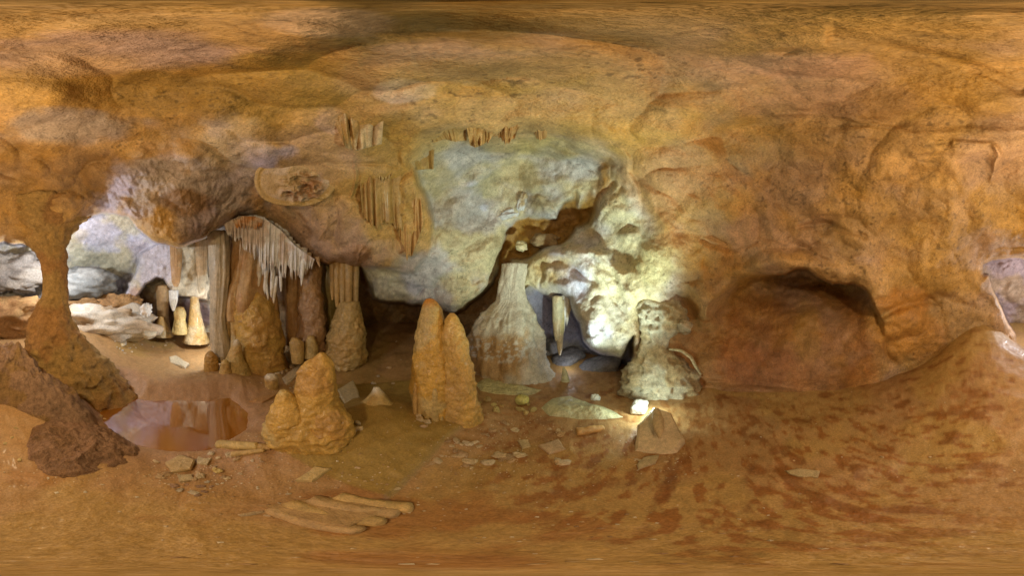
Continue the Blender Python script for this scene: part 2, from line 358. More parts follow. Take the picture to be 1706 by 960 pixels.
RIGHd = [(1660, 450, 4.2), (1700, 450, 4.4), (1700, 500, 5.0), (1760, 500, 5), (1700, 600, 6), (1800, 480, 4.5)]
sdL = None
masks = {}
for nm, pl, dd, wd, lip, ls in [('alc', ALC, ALCd, 9, 0.10, 14), ('left', LEFT, LEFTd, 2.2, 0.34, 9), ('white', WHITE, WHITEd, 2.0, 0.12, 5), ('hole', HOLE, HOLEd, 2.2, 0.18, 7),
                                ('pock', POCK, POCKd, 2.5, 0.10, 6), ('recs', RECS, RECSd, 4.0, 0.02, 9), ('righ', RIGH, RIGHd, 2.2, 0.2, 6)]:
    sx, sy = (QX, QY)
    if nm in ('left', 'righ'):             # these run past the seam behind the photographer
        sx = np.where(QX > 1500, QX - 1920, QX) if nm == 'left' else np.where(QX < 300, QX + 1920, QX)
    sd = poly_sd(sx, sy, pl)
    inner = np.exp(field(dd, 0.06)(D))
    if nm in ('white',): pass
    if nm == 'alc': wd = 6 + 30 * sstep(300, 245, QY) + 16 * sstep(960, 1040, QX); lip = 0.10 * sstep(245, 300, QY) * sstep(1040, 960, QX)
    if nm == 'recs': wd = 2.5 + 16 * sstep(1290, 1200, QX)
    if nm == 'pock': wd = 2.5 + 6 * sstep(930, 980, QX)
    m = np.clip((wd - sd) / (2 * wd), 0, 1); m = m * m * (3 - 2 * m)
    r = r + lip * np.exp(-np.maximum(sd, 0) / ls) * (sd > -wd)
    if nm == 'recs':
        inner = np.minimum(inner, 9)
    r = r * (1 - m) + inner * m
    masks[nm] = (sd, m)

# named bulges and hollows: x, y, half-width, half-height, amount (+ = hollow)
for bx, by, bw, bh, am in [(325, 330, 80, 60, -0.10), (280, 345, 45, 35, 0.06), (330, 395, 50, 25, -0.08), (90, 240, 90, 60, 0.10), (250, 140, 130, 35, 0.09), (430, 130, 120, 40, 0.06), (640, 150, 40, 22, -0.05), (120, 180, 120, 35, -0.06),
                           (540, 60, 130, 30, -0.10), (720, 40, 120, 25, 0.10), (1100, 190, 60, 40, -0.05), (1400, 205, 200, 14, 0.06), (1600, 248, 60, 12, -0.13), (1560, 222, 130, 10, -0.08), (1660, 262, 16, 30, -0.10), (1330, 285, 110, 45, 0.05), (1420, 300, 60, 40, -0.05),
                           (1350, 382, 55, 12, 0.07), (1460, 372, 70, 12, 0.06), (1510, 388, 60, 14, 0.05), (1190, 430, 26, 26, -0.08), (1178, 436, 10, 14, 0.07), (1250, 445, 60, 16, -0.07), (1330, 425, 70, 20, -0.06), (1520, 480, 30, 16, 0.08), (1560, 500, 60, 10, 0.07), (1500, 555, 70, 35, -0.13), (1560, 460, 30, 20, 0.05),
                           (1015, 345, 26, 26, -0.09), (1045, 350, 18, 20, -0.08), (1060, 390, 28, 24, -0.10), (1035, 385, 18, 14, -0.06), (1100, 425, 34, 30, -0.11), (1075, 470, 34, 34, -0.10), (1120, 480, 24, 20, -0.10), (1040, 420, 18, 50, 0.05),
                           (790, 305, 14, 10, -0.07), (805, 345, 14, 10, -0.06), (870, 330, 40, 20, 0.07), (930, 290, 50, 30, -0.06), (960, 250, 40, 22, -0.06), (740, 400, 40, 50, -0.10), (800, 430, 30, 60, -0.09), (690, 480, 50, 20, -0.08), (760, 505, 30, 16, -0.10),
                           (945, 440, 36, 28, -0.10), (1000, 470, 26, 70, -0.10), (985, 540, 30, 40, -0.12), (1045, 560, 12, 50, -0.08), (920, 455, 20, 16, -0.06), (890, 470, 14, 20, 0.06), (975, 420, 60, 12, -0.06),
                           (600, 380, 110, 75, -0.16), (600, 430, 90, 22, -0.06), (500, 390, 34, 30, 0.05), (580, 300, 40, 40, 0.06), (650, 260, 40, 20, 0.05), (680, 360, 20, 40, -0.07),
                           (1240, 175, 170, 16, -0.05), (1230, 300, 80, 60, -0.10), (1430, 330, 90, 50, -0.12), (1560, 340, 70, 60, -0.12), (1330, 350, 50, 30, 0.08), (1500, 300, 24, 60, 0.07), (1280, 420, 80, 24, -0.10), (1400, 440, 60, 22, -0.10), (1580, 430, 60, 40, -0.10), (1140, 350, 50, 60, -0.08), (1180, 260, 24, 24, -0.06), (1090, 290, 44, 34, -0.06), (1230, 330, 60, 40, -0.04), (40, 350, 60, 30, 0.1), (1620, 400, 40, 26, 0.08), (1310, 85, 30, 6, 0.05)]:
    r = r + am * np.exp(-(((PXx + 1.5 * wx - bx) / bw) ** 2 + ((PXy + 1.5 * wy - by) / bh) ** 2))
# ribs and cracks standing out of or cut into the rock
for pl, wd, am in [([(592, 268), (590, 300), (582, 350), (548, 378), (512, 420), (508, 436)], 2.2, -0.03), ([(470, 352), (490, 400), (505, 432), (530, 444)], 2.6, -0.03), ([(520, 350), (514, 390), (506, 430)], 1.8, -0.018), ([(505, 345), (512, 380)], 1.8, -0.015),
                   ([(660, 375), (640, 385), (612, 400), (590, 440)], 1.8, -0.018), ([(625, 400), (600, 430)], 1.4, -0.014), ([(650, 385), (655, 412)], 1.4, -0.014), 
                   ([(590, 272), (640, 274), (665, 280)], 2.0, 0.025), ([(1100, 158), (1200, 150), (1300, 128), (1400, 130), (1470, 140)], 6, 0.02), 
                   ([(1390, 60), (1480, 75), (1560, 95), (1640, 120), (1700, 150)], 9, 0.03), ([(1290, 190), (1400, 196), (1500, 215), (1590, 235)], 3, -0.03), 
                   ([(1170, 400), (1220, 420), (1260, 405)], 3, 0.03), ([(985, 250), (1016, 280), (1040, 300)], 3, 0.02), ([(960, 265), (990, 285), (1010, 300)], 2, 0.02), ([(990, 440), (1015, 490), (1040, 520), (1055, 560)], 2.2, 0.03), ([(975, 415), (1000, 440), (1030, 470)], 2.2, 0.025), ([(1180, 640), (1240, 640), (1330, 648)], 3, -0.03), ([(1470, 522), (1510, 508), (1560, 500), (1620, 510)], 7, 0.07), ([(1180, 470), (1230, 452), (1300, 438), (1370, 448), (1440, 465)], 14, -0.09), ([(1330, 380), (1380, 372), (1440, 392)], 5, 0.05), ([(1590, 236), (1650, 240), (1664, 262), (1650, 300)], 5, -0.05),
                   ([(876, 474), (890, 432), (940, 410), (990, 416), (1030, 455), (1052, 510), (1058, 570)], 13, -0.11), ([(892, 480), (918, 470), (950, 486), (972, 530), (990, 570)], 9, -0.08), ([(905, 440), (950, 440), (1000, 480), (1025, 540)], 8, 0.06), ([(650, 470), (690, 480), (740, 485), (790, 480)], 3, 0.035), ([(690, 500), (700, 485)], 2, 0.05), ([(720, 512), (706, 490)], 2, 0.04), ([(770, 420), (800, 460), (790, 490)], 3, 0.02)]:
    r = r + am * np.exp(-(line_d(QX, QY, pl) / wd) ** 2)
# natural relief
Pw = D * r[:, None]
open_ = 1 - np.clip(masks['left'][1] + 0.7 * masks['recs'][1] + masks['hole'][1], 0, 1)
wrp = np.stack([fbm(Pw * 1.1, 3, 171), fbm(Pw * 1.1, 3, 173), fbm(Pw * 1.1, 3, 175)], -1)
f1, f2 = worley(Pw * 1.7 + 0.55 * wrp, 181)
g1, g2 = worley(Pw * 4.3 + 0.9 * wrp, 191)
crease = np.exp(-((f2 - f1) / 0.10) ** 2)
rw = sstep(1100, 1180, PXx) * sstep(180, 260, PXy) * (PXx < 1720)
calm = open_ * (1 - 0.25 * masks['alc'][1]) * (1 + 0.1 * rw)
r = r + calm * (0.24 * (f1 ** 1.4 - 0.4) + 0.012 * crease * sstep(0.1, 0.5, wrp[:, 0]) * (1 - rw))
r = r + (0.045 + 0.05 * masks['alc'][1]) * (g1 - 0.5) * (0.35 + 0.65 * calm)
r = r * (1 + 0.016 * fbm(Pw * 1.6, 4, 71) + 0.006 * fbm(Pw * 4.5, 3, 73) + 0.0035 * fbm(Pw * 14, 3, 77) + 0.0014 * fbm(Pw * 38, 2, 78))
rl = sstep(30, -20, poly_sd(PXx, PXy, [(120, 330), (250, 260), (420, 320), (470, 360), (350, 420), (240, 420)]))
r = r + rl * 0.018 * ridged(Pw * 11, 3, 83)
# popcorn on the crown of the ceiling hollow and fluted streaks on the hanging block
fl = sstep(20, -10, poly_sd(PXx, PXy, [(600, 285), (668, 285), (690, 330), (660, 380), (640, 385), (615, 340)]))
r = r - fl * 0.02 * noise(np.stack([QX * 0.16, QY * 0.012, 0 * QX], -1), 85)
fl2 = masks['recs'][1]
r = r + fl2 * 0.010 * noise(np.stack([PXx * 0.05 + PXy * 0.03, PXy * 0.012, 0 * QX], -1), 87)
Vs = D * r[:, None]; Vs[:, 2] += H

RG = r.reshape(len(E_), NA)
def SR(x, y):                              # distance of the rock surface in a direction
    j = (np.radians((np.asarray(x, float) - 853) * PX) + pi) / (2 * pi) * NA; i = np.interp(np.radians((480 - np.asarray(y, float)) * PX), E_, np.arange(len(E_)))
    return RG[np.clip(np.round(i).astype(int), 0, len(E_) - 1), np.round(j).astype(int) % NA]
# colour of the rock, some light and shade painted in
cs = np.ones((len(r), 3), np.float32) * np.array([0.54, 0.36, 0.135])
nb = fbm(D * 3.0, 5, 91); nc = fbm(D * 7, 5, 93)
cs = mixc(cs, (0.50, 0.315, 0.085), sstep(0.0, 0.45, nb) * 0.7)
cs = mixc(cs, (0.56, 0.38, 0.20), sstep(0.05, 0.5, -nb) * 0.6)
def patch(x, y, a, b_, col, s, soft=0.5, wob=0.35):
    global cs
    q = np.sqrt(((PXx - x) / a) ** 2 + ((PXy - y) / b_) ** 2) + wob * nc
    cs = mixc(cs, col, sstep(1.0, 1.0 - soft, q) * s)
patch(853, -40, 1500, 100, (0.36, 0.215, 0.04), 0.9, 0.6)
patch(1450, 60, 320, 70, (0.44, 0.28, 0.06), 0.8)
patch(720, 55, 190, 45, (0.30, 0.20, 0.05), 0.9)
patch(540, 35, 130, 28, (0.54, 0.38, 0.20), 0.7, 0.4)
patch(180, 90, 260, 50, (0.54, 0.38, 0.26), 0.9)
patch(270, 155, 150, 45, (0.40, 0.265, 0.075), 0.95, 0.3)
patch(450, 150, 140, 60, (0.42, 0.28, 0.075), 0.9, 0.4)
patch(120, 215, 150, 42, (0.46, 0.40, 0.40), 0.95)
patch(100, 290, 150, 70, (0.40, 0.245, 0.075), 0.9, 0.35)
patch(30, 330, 90, 60, (0.42, 0.25, 0.06), 0.8)
patch(340, 310, 180, 90, (0.44, 0.40, 0.41), 0.95, 0.4)
patch(370, 240, 90, 50, (0.60, 0.50, 0.34), 0.8)
patch(300, 335, 55, 34, (0.25, 0.15, 0.06), 0.9, 0.4)
patch(350, 385, 80, 35, (0.36, 0.28, 0.22), 0.7)
patch(520, 385, 130, 70, (0.52, 0.36, 0.19), 0.85)
patch(640, 330, 70, 60, (0.46, 0.30, 0.09), 0.85)
patch(600, 420, 120, 40, (0.54, 0.38, 0.21), 0.8)
patch(670, 150, 55, 20, (0.68, 0.52, 0.34), 0.9, 0.3)
patch(540, 205, 34, 26, (0.60, 0.42, 0.27), 0.8, 0.4)
patch(800, 105, 200, 40, (0.55, 0.37, 0.19), 0.8)
patch(1000, 90, 240, 40, (0.56, 0.36, 0.16), 0.8)
patch(1350, 110, 160, 30, (0.58, 0.38, 0.20), 0.8)
patch(1400, 170, 190, 34, (0.46, 0.29, 0.13), 0.7)
patch(1270, 260, 90, 40, (0.47, 0.36, 0.16), 0.7)
patch(1330, 310, 120, 55, (0.47, 0.33, 0.17), 0.7)
patch(1500, 280, 130, 50, (0.60, 0.40, 0.17), 0.8)
patch(1120, 290, 90, 70, (0.58, 0.35, 0.13), 0.8)
patch(1200, 440, 50, 34, (0.48, 0.27, 0.06), 0.7)
patch(1500, 500, 60, 30, (0.46, 0.22, 0.04), 0.7)
patch(1520, 560, 90, 50, (0.52, 0.28, 0.07), 0.8)
cs = mixc(cs, (0.41, 0.200, 0.058), sstep(4, -30, masks['recs'][0]) * (0.8 + 0.3 * nc))  # reddish mound, shade under the lip painted in as browner rock
patch(1260, 610, 90, 50, (0.42, 0.17, 0.05), 0.7); patch(1345, 560, 30, 60, (0.47, 0.27, 0.06), 0.7); patch(1165, 590, 40, 60, (0.34, 0.18, 0.04), 0.6)
al = masks['alc'][1] * (1 - masks['left'][1])
cs = mixc(cs, (0.58, 0.55, 0.42), al * (0.9 + 0.2 * nc))  # pale flowstone, part of the cool lamp's glow painted into it
for q in [(730, 290, 40, 50, (0.45, 0.37, 0.15), .7), (700, 460, 80, 40, (0.50, 0.48, 0.38), .7), (660, 480, 60, 24, (0.44, 0.44, 0.40), .9), (940, 250, 90, 26, (0.50, 0.43, 0.2), .7), (790, 307, 16, 12, (0.72, 0.74, 0.72), .9), (806, 346, 14, 12, (0.66, 0.68, 0.66), .8),
          (960, 440, 60, 50, (0.54, 0.50, 0.46), .9), (920, 450, 30, 26, (0.50, 0.38, 0.18), .7), (990, 520, 60, 90, (0.56, 0.55, 0.54), .95), (1020, 440, 40, 70, (0.58, 0.55, 0.42), .8), (1090, 440, 50, 40, (0.62, 0.58, 0.36), .8), (1110, 400, 34, 14, (0.42, 0.24, 0.10), .7), (840, 350, 30, 40, (0.6, 0.58, 0.48), .6)]:
    patch(*q)
cs = mixc(cs, (0.36, 0.20, 0.045), masks['pock'][1])  # pocket's shade from the cool lamp, painted as brown
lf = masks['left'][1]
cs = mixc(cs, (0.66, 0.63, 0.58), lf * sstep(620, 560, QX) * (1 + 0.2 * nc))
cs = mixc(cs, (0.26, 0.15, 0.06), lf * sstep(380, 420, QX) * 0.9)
for q in [(170, 440, 70, 40, (0.50, 0.50, 0.44), .8), (220, 390, 40, 20, (0.62, 0.64, 0.68), .8), (120, 392, 30, 12, (0.66, 0.56, 0.36), .7), (270, 525, 50, 28, (0.30, 0.19, 0.13), .95), (330, 525, 30, 30, (0.30, 0.19, 0.13), .9), (230, 500, 30, 20, (0.50, 0.28, 0.12), .6), (120, 520, 60, 24, (0.42, 0.23, 0.10), .8), (30, 480, 60, 40, (0.40, 0.34, 0.28), .8), (20, 530, 70, 40, (0.42, 0.24, 0.10), .9)]:
    patch(*q)
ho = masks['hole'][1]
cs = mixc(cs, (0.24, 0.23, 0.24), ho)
cs = mixc(cs, (0.46, 0.38, 0.33), masks['righ'][1])  # pale light in the right opening, partly put into the colour
# fine mineral mottling, cracks and specks
Pw = Vs
cs *= (1 + 0.16 * fbm(Pw * 2.4, 4, 301) + 0.13 * fbm(Pw * 8, 4, 303))[:, None]
tn = sstep(-0.35, 0.4, fbm(Pw * 1.6, 4, 305))[:, None]
gl = 1 - np.clip(masks['alc'][1] + masks['left'][1], 0, 1)[:, None]
cs *= 1 - gl * np.array([0.05, 0.125, 0.17])
cs *= np.array([1.05, 0.98, 0.80]) * tn + np.array([0.98, 0.97, 1.2]) * (1 - tn)
wq = Pw + 0.10 * np.stack([fbm(Pw * 4, 3, 311), fbm(Pw * 4, 3, 313), fbm(Pw * 4, 3, 317)], -1)
ck = np.maximum(np.exp(-(noise(wq * 3.1, 321) / 0.022) ** 2) * sstep(-0.1, 0.25, noise(Pw * 2.1, 323)), np.exp(-(noise(wq * 7, 325) / 0.03) ** 2) * sstep(0.0, 0.35, noise(Pw * 3.1, 327)) * 0.8)
sp = sstep(0.55, 0.75, noise(Pw * 34, 331)) * sstep(-0.1, 0.4, noise(Pw * 2.7, 333))
quiet = 1 - 0.75 * np.clip(masks['recs'][1] + masks['left'][1], 0, 1)
cs *= (1 - 0.36 * ck * quiet)[:, None] * (1 - 0.45 * sp * quiet)[:, None]
cs = np.clip(cs, 0.02, 0.8)
Fs = grid_faces(len(E_), NA, True)
# one continuous rock surface, cut into walls and ceiling along a wavy line well above head height
NS = normals(Vs, Fs[:, ::1])
fc_ = Fs[:, 0]
isceil = (np.degrees(Eg)[fc_] > 34 + 3 * np.sin(Ag[fc_] * 5))
for nm, sel in (('cave_wall', ~isceil), ('cave_ceiling', isceil)):
    f = Fs[sel]; u, inv = np.unique(f, return_inverse=True)
    f2 = inv.reshape(-1, 4)
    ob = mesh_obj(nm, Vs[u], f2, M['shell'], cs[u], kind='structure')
    ob.data.normals_split_custom_set_from_vertices(NS[u].tolist())

# ------------------------------------------------------------------ builders for dripstone
rnd = random.Random(4)
def interp_rows(rows, n):
    rows = np.asarray(rows, float); t = np.concatenate([[0], np.cumsum(np.abs(np.diff(rows[:, 0])) + 1e-3)])
    q = np.linspace(0, t[-1], n)
    out = np.stack([np.interp(q, t, rows[:, k]) for k in range(rows.shape[1])], -1)
    for _ in range(max(1, n // 24)):       # soften the corners
        o2 = out.copy(); o2[1:-1] = 0.25 * out[:-2] + 0.5 * out[1:-1] + 0.25 * out[2:]; o2[:, 0] = out[:, 0]; out = o2
    return out
def loft(C, RX, RY, yaw=0.0, seg=48, amp=0.05, freq=5.0, flute=0, famp=0.0, lumps=0.0, seed=0, zs=1.0, cap=(True, True), fine=0.35, pop=0.0):
    n = len(C); th = np.linspace(0, 2 * pi, seg, endpoint=False)
    ux, uy = np.array([cos(yaw), -sin(yaw), 0]), np.array([sin(yaw), cos(yaw), 0])
    dirs_ = np.cos(th)[None, :, None] * ux + np.sin(th)[None, :, None] * uy
    rr = 1.0 / np.sqrt((np.cos(th)[None] / RX[:, None]) ** 2 + (np.sin(th)[None] / RY[:, None]) ** 2)
    V = C[:, None, :] + dirs_ * rr[..., None]
    q = V.copy(); q[..., 2] *= zs
    nz = fbm(q * freq, 4, seed) + fine * fbm(q * freq * 4.2, 3, seed + 3)
    m = 1 + amp * nz
    if flute:
        ph = fbm(np.stack([dirs_[..., 0].repeat(n, 0) * flute / 2.5, dirs_[..., 1].repeat(n, 0) * flute / 2.5, V[..., 2] * 0.8], -1), 3, seed + 5)
        m = m + famp * (ph)
    if pop:
        w1, _ = worley(q * 15 + 0.4 * nz[..., None], seed + 21); w3, _ = worley(q * 32, seed + 25)
        low = sstep(-0.3, 0.35, fbm(q * 3.5, 2, seed + 23)); m = m + pop * (0.55 - w1) * (0.4 + low) + pop * 0.45 * (0.5 - w3)
    if lumps:
        m = m + lumps * (ridged(q * 9, 2, seed + 9) - 0.4)
    V = C[:, None, :] + dirs_ * (rr * m)[..., None]
    V = V.reshape(-1, 3); F = [tuple(x) for x in grid_faces(n, seg, True)[:, ::1].tolist()]
    up = C[-1][2] > C[0][2]
    if not up: F = [f[::-1] for f in F]
    V = V.tolist()
    for end, k in ((0, 0), (1, n - 1)):
        if cap[end]:
            c = C[k].copy(); c[2] += (0.25 * min(RX[k], RY[k])) * (1 if (k == 0) != up else -1)
            V.append(c.tolist()); ci = len(V) - 1
            for j in range(seg):
                a, b = k * seg + j, k * seg + (j + 1) % seg
                f = (b, a, ci) if (k == 0) == up else (a, b, ci)
                if (k == 0) and not up: f = (a, b, ci)
                if (k != 0) and not up: f = (b, a, ci)
                F.append(f)
    return np.array(V, np.float32), F
def shade(V, c0, c1=None, f=4.0, seed=0, tip=None, tipz=0.1):
    V = np.asarray(V); n = fbm(V * f, 4, seed)
    c = np.ones((len(V), 3), np.float32) * np.array(c0)
    if c1 is not None: c = mixc(c, c1, sstep(-0.15, 0.45, n))
    c = c * (1 + 0.12 * fbm(V * f * 3, 3, seed + 7))[:, None]
    if tip is not None: c = mixc(c, tip, sstep(V[:, 2].max() - tipz, V[:, 2].max(), V[:, 2]))
    return c
def pxcol(rows, d, depth=0.85, n=60, d2=None, **kw):
    # rows: y, left x, right x of the outline; d: distance of its axis from the eye (d2 at the far end)
    rw = interp_rows(rows, n); dd = np.linspace(d, d if d2 is None else d2, n)
    C = np.array([P((a + b) / 2, y, k) for (y, a, b), k in zip(rw, dd)])
    RX = np.array([max(0.0015, k * tan(radians((b - a) / 2 * PX))) for (y, a, b), k in zip(rw, dd)])
    xm = rw[:, 1:].mean()
    return loft(C, RX, RX * depth, yaw=radians(az(xm)), **kw)
def column(name, rows, d, c0, c1, mat, label, cat, group=None, parent=None, cseed=0, tip=None, **kw):
    V, F = pxcol(rows, d, seed=kw.pop('seed', cseed), **kw)
    return mesh_obj(name, V, F, mat, shade(V, c0, c1, seed=cseed, tip=tip), label=label, cat=cat, group=group, parent=parent)
def blob(center, rad, yaw=0, tilt=0, amp=0.15, freq=3.0, seed=0, nu=28, nv=18, sq=0.0, flat=None, roll=0):
    u = np.linspace(0, 2 * pi, nu, endpoint=False); v = np.linspace(-pi / 2 + 0.02, pi / 2 - 0.02, nv)
    vv, uu = np.meshgrid(v, u, indexing='ij')
    D_ = np.stack([np.cos(vv) * np.cos(uu), np.cos(vv) * np.sin(uu), np.sin(vv)], -1).reshape(-1, 3)
    if sq: 
        s = (np.abs(D_) ** sq).sum(1) ** (-1.0 / sq); D_ = D_ * s[:, None]
    m = 1 + amp * fbm(D_ * freq * 0.6 + seed * 3.7, 4, seed)
    V = D_ * m[:, None] * np.asarray(rad)
    R = np.array(mathutils.Euler((tilt, roll, yaw)).to_matrix())
    V = V @ R.T + np.asarray(center)
    F = [tuple(x) for x in grid_faces(nv, nu, True).tolist()]
    F.append(tuple(range(nu))[::-1]); F.append(tuple(range((nv - 1) * nu, nv * nu)))
    return V, F
def slab(pix, th, up=0.0, tilt=(0, 0), jit=0.004, seed=0, bevel=0.12):
    # a broken plate lying on the floor: outline given on its top face
    r_ = random.Random(seed); pts = []
    for k in range(len(pix)):
        a, b = pix[k], pix[(k + 1) % len(pix)]
        pts.append(G(a[0], a[1], th + up)[0])
        for t in (0.33, 0.67):
            q = G(a[0] + (b[0] - a[0]) * t, a[1] + (b[1] - a[1]) * t, th + up)[0]
            q[:2] += [r_.uniform(-jit, jit), r_.uniform(-jit, jit)]; pts.append(q)
    T = np.array(pts); c = T.mean(0); T[:, 2] = c[2] + 0.3 * (T[:, 2] - c[2]); n = len(T)
    T[:, 2] += (T[:, :2] - c[:2]) @ np.array(tilt)
    Ti = c + (T - c) * (1 - bevel); Ti[:, 2] += th * 0.12 + np.array([r_.uniform(-1, 1) for _ in range(n)]) * th * 0.08
    Tm = T.copy(); Tm[:, 2] -= th * 0.15
    B = c + (T - c) * 1.02; B[:, 2] = T[:, 2] - th * 1.15
    cc = Ti.mean(0); cc[2] += th * 0.05
    V = np.vstack([Ti, Tm, B, cc[None]]); F = []
    for j in range(n):
        k = (j + 1) % n
        F += [(j, n + j, n + k, k), (n + j, 2 * n + j, 2 * n + k, n + k), (3 * n, j, k)]
    F.append(tuple(range(2 * n, 3 * n)))
    return V, F
def put(name, VF, mat, c0, c1, label, cat, group=None, parent=None, seed=0, smooth=True, f=6.0, **kw):
    V, F = VF
    return mesh_obj(name, V, F, mat, shade(V, c0, c1, f=f, seed=seed), label=label, cat=cat, group=group, parent=parent, smooth=smooth)
TAN, TAN2 = (0.53, 0.33, 0.11), (0.48, 0.26, 0.06)
AMB, AMB2 = (0.56, 0.33, 0.075), (0.54, 0.37, 0.13)
CREAM, WHT = (0.62, 0.50, 0.30), (0.80, 0.77, 0.72)
PINKB = (0.40, 0.23, 0.13)

# ------------------------------------------------------------------ pillar and outcrops on the far left
V, F = pxcol([(355, -40, 150), (375, 0, 130), (390, 25, 116), (405, 42, 110), (420, 57, 109), (440, 66, 111), (460, 71, 114), (480, 72, 114), (500, 66, 112), (520, 55, 113), (545, 44, 126), (570, 42, 146), (595, 48, 172), (620, 62, 196), (640, 76, 212), (665, 70, 224)], 2.6, depth=0.75, n=120, seg=100, amp=0.10, freq=3.5, seed=2, fine=0.7, lumps=0.07, d2=2.0)
put('rock_pillar', (V, F), M['rough'], (0.47, 0.28, 0.09), (0.43, 0.22, 0.07), 'waisted brown rock pillar splaying out to a wide cracked foot beside the pool', 'pillar', f=3)
def bank(name, pix, h, prof, c0, c1, lab, seed, na=220, nrw=70, rough=0.03, peak=None):
    P_ = np.array([G(*q)[0] for q in pix]); c = P_.mean(0) if peak is None else G(*peak)[0]
    k = np.arange(len(P_) + 1); q = np.linspace(0, len(P_), na, endpoint=False); Q = np.vstack([P_, P_[:1]])
    O = np.stack([np.interp(q, k, Q[:, i]) for i in range(3)], -1)
    for _ in range(4): O = (np.roll(O, 1, 0) + 2 * O + np.roll(O, -1, 0)) / 4
    rows = []
    for s_ in np.linspace(0.01, 1.04, nrw):
        p = c + (O - c) * s_; t = min(s_, 1.0)
        q3 = np.column_stack([p[:, :2], 0 * p[:, 0]])
        z = floor_z(p[:, 0], p[:, 1], False) + h * (1 - t ** prof) * (1 + 0.35 * fbm(q3 * 4, 3, seed))
        z = z + (rough * ridged(q3 * 7, 3, seed + 1) + rough * 0.5 * fbm(q3 * 30, 3, seed + 2)) * min(1.0, (1.05 - t) * 6) - 0.05 * max(0, s_ - 0.97) / 0.07
        rows.append(np.column_stack([p[:, :2], z]))
    V = np.array(rows).reshape(-1, 3); F = [tuple(f[::-1]) for f in grid_faces(nrw, na, True).tolist()]; F.append(tuple(range(na)))
    return put(name, (V, F), M['rough'], c0, c1, lab, 'rock')
bank('rock_bank', [(-70, 690), (-20, 672), (20, 680), (60, 700), (110, 716), (166, 716), (158, 694), (120, 655), (95, 630), (60, 612), (0, 600), (-70, 610)], 0.42, 1.5, (0.37, 0.225, 0.135), (0.34, 0.20, 0.08), 'rough pinkish brown rock ridge sloping down from the waisted pillar to the water', 501, peak=(30, 640))
bank('rock_bank', [(40, 745), (52, 712), (80, 698), (130, 704), (185, 718), (225, 740), (244, 758), (215, 775), (160, 790), (110, 800), (62, 798), (42, 775)], 0.10, 2.2, (0.38, 0.22, 0.13), (0.32, 0.18, 0.095), 'low crumbly reddish rock bank at the near edge of the pool', 507, rough=0.022)
# boulders seen through the small arch and in the lit chamber
for pix, d, rad, yw, a, c0, c1, lab in [
        ((140, 472), 4.3, (0.72, 0.45, 0.36), 0.9, 0.10, (0.22, 0.22, 0.21), (0.30, 0.29, 0.27), 'smooth dark grey boulder lens high in the bright chamber'),
        ((20, 455), 4.2, (0.85, 0.4, 0.42), 0.9, 0.18, (0.30, 0.26, 0.23), (0.38, 0.33, 0.28), 'folded grey boulder seen through the small arch'),
        ((20, 530), 3.7, (0.85, 0.5, 0.40), 0.9, 0.16, (0.43, 0.25, 0.10), (0.38, 0.20, 0.08), 'orange brown boulder filling the lower part of the small arch'),
        ((140, 508), 4.3, (0.55, 0.3, 0.20), 0.9, 0.18, (0.47, 0.26, 0.11), (0.40, 0.22, 0.10), 'flat orange rock wedged under the grey boulder'),
        ((200, 508), 4.15, (0.45, 0.28, 0.22), 0.9, 0.20, (0.52, 0.30, 0.13), (0.45, 0.25, 0.11), 'orange stained rock behind the white boulder'),
        ((172, 540), 3.7, (0.95, 0.42, 0.36), 0.8, 0.14, (0.62, 0.54, 0.44), (0.56, 0.42, 0.28), 'large whitish boulder with brown stains lying in the bright chamber')]:
    put('boulder', blob(P(*pix, d), rad, yaw=radians(-az(pix[0])), amp=a * 1.7, freq=4.5, seed=int(pix[0]), nu=64, nv=40, sq=2.6), M['rough' if a > .15 else 'shell'], c0, c1, lab, 'boulder', f=3)
put('pale_rock', blob(P(248, 556, 3.55), (0.20, 0.13, 0.10), yaw=-0.3, amp=0.15, seed=12, nu=40, nv=26), M['pale'], (0.62, 0.56, 0.44), (0.58, 0.50, 0.36), 'hump shaped pale cream rock at the foot of the white boulder', 'rock')
put('pale_rock', blob(G(205, 571)[0], (0.22, 0.07, 0.03), yaw=radians(30), amp=0.15, seed=13, nu=40, nv=20), M['pale'], WHT, CREAM, 'long low white stone gleaming behind the pillar foot', 'rock')
put('pale_rock', blob(P(243, 517, 3.45), (0.10, 0.06, 0.11), yaw=-0.6, amp=0.3, freq=5, seed=14, nu=40, nv=26, sq=3.5), M['pale'], WHT, (0.66, 0.5, 0.36), 'angular white crystal rock topping the end of the white boulder', 'rock')

# ------------------------------------------------------------------ columns under the ceiling lip
column('dripstone_column', [(388, 344, 382), (420, 347, 384), (460, 349, 383), (500, 350, 379), (530, 349, 376), (555, 349, 380), (580, 350, 387), (600, 350, 390)], 2.9, (0.55, 0.44, 0.30), (0.47, 0.39, 0.28), M['drip'], 'pale grey tan fluted column tapering to a thin waist', 'column', n=90, seg=64, amp=0.05, freq=6, flute=9, famp=0.09, zs=0.25, cseed=3)
t = empty('flowstone_column', G(420, 606)[0], 'broad brown flowstone column with white drips and a bulbous amber foot', 'column')
column('column_shaft', [(372, 388, 474), (410, 386, 468), (445, 380, 462), (475, 372, 460), (500, 366, 461), (530, 368, 464)], 3.15, (0.44, 0.23, 0.075), (0.50, 0.30, 0.12), M['drip'], None, None, parent=t, n=80, seg=90, amp=0.05, freq=5, flute=12, famp=0.13, zs=0.25, cseed=4)
column('bulbous_foot', [(482, 396, 440), (500, 388, 455), (520, 382, 464), (550, 384, 470), (580, 380, 473), (602, 372, 475), (618, 366, 478)], 3.0, AMB, TAN2, M['flow'], None, None, parent=t, n=60, seg=72, amp=0.09, freq=4, lumps=0.04, cseed=5)
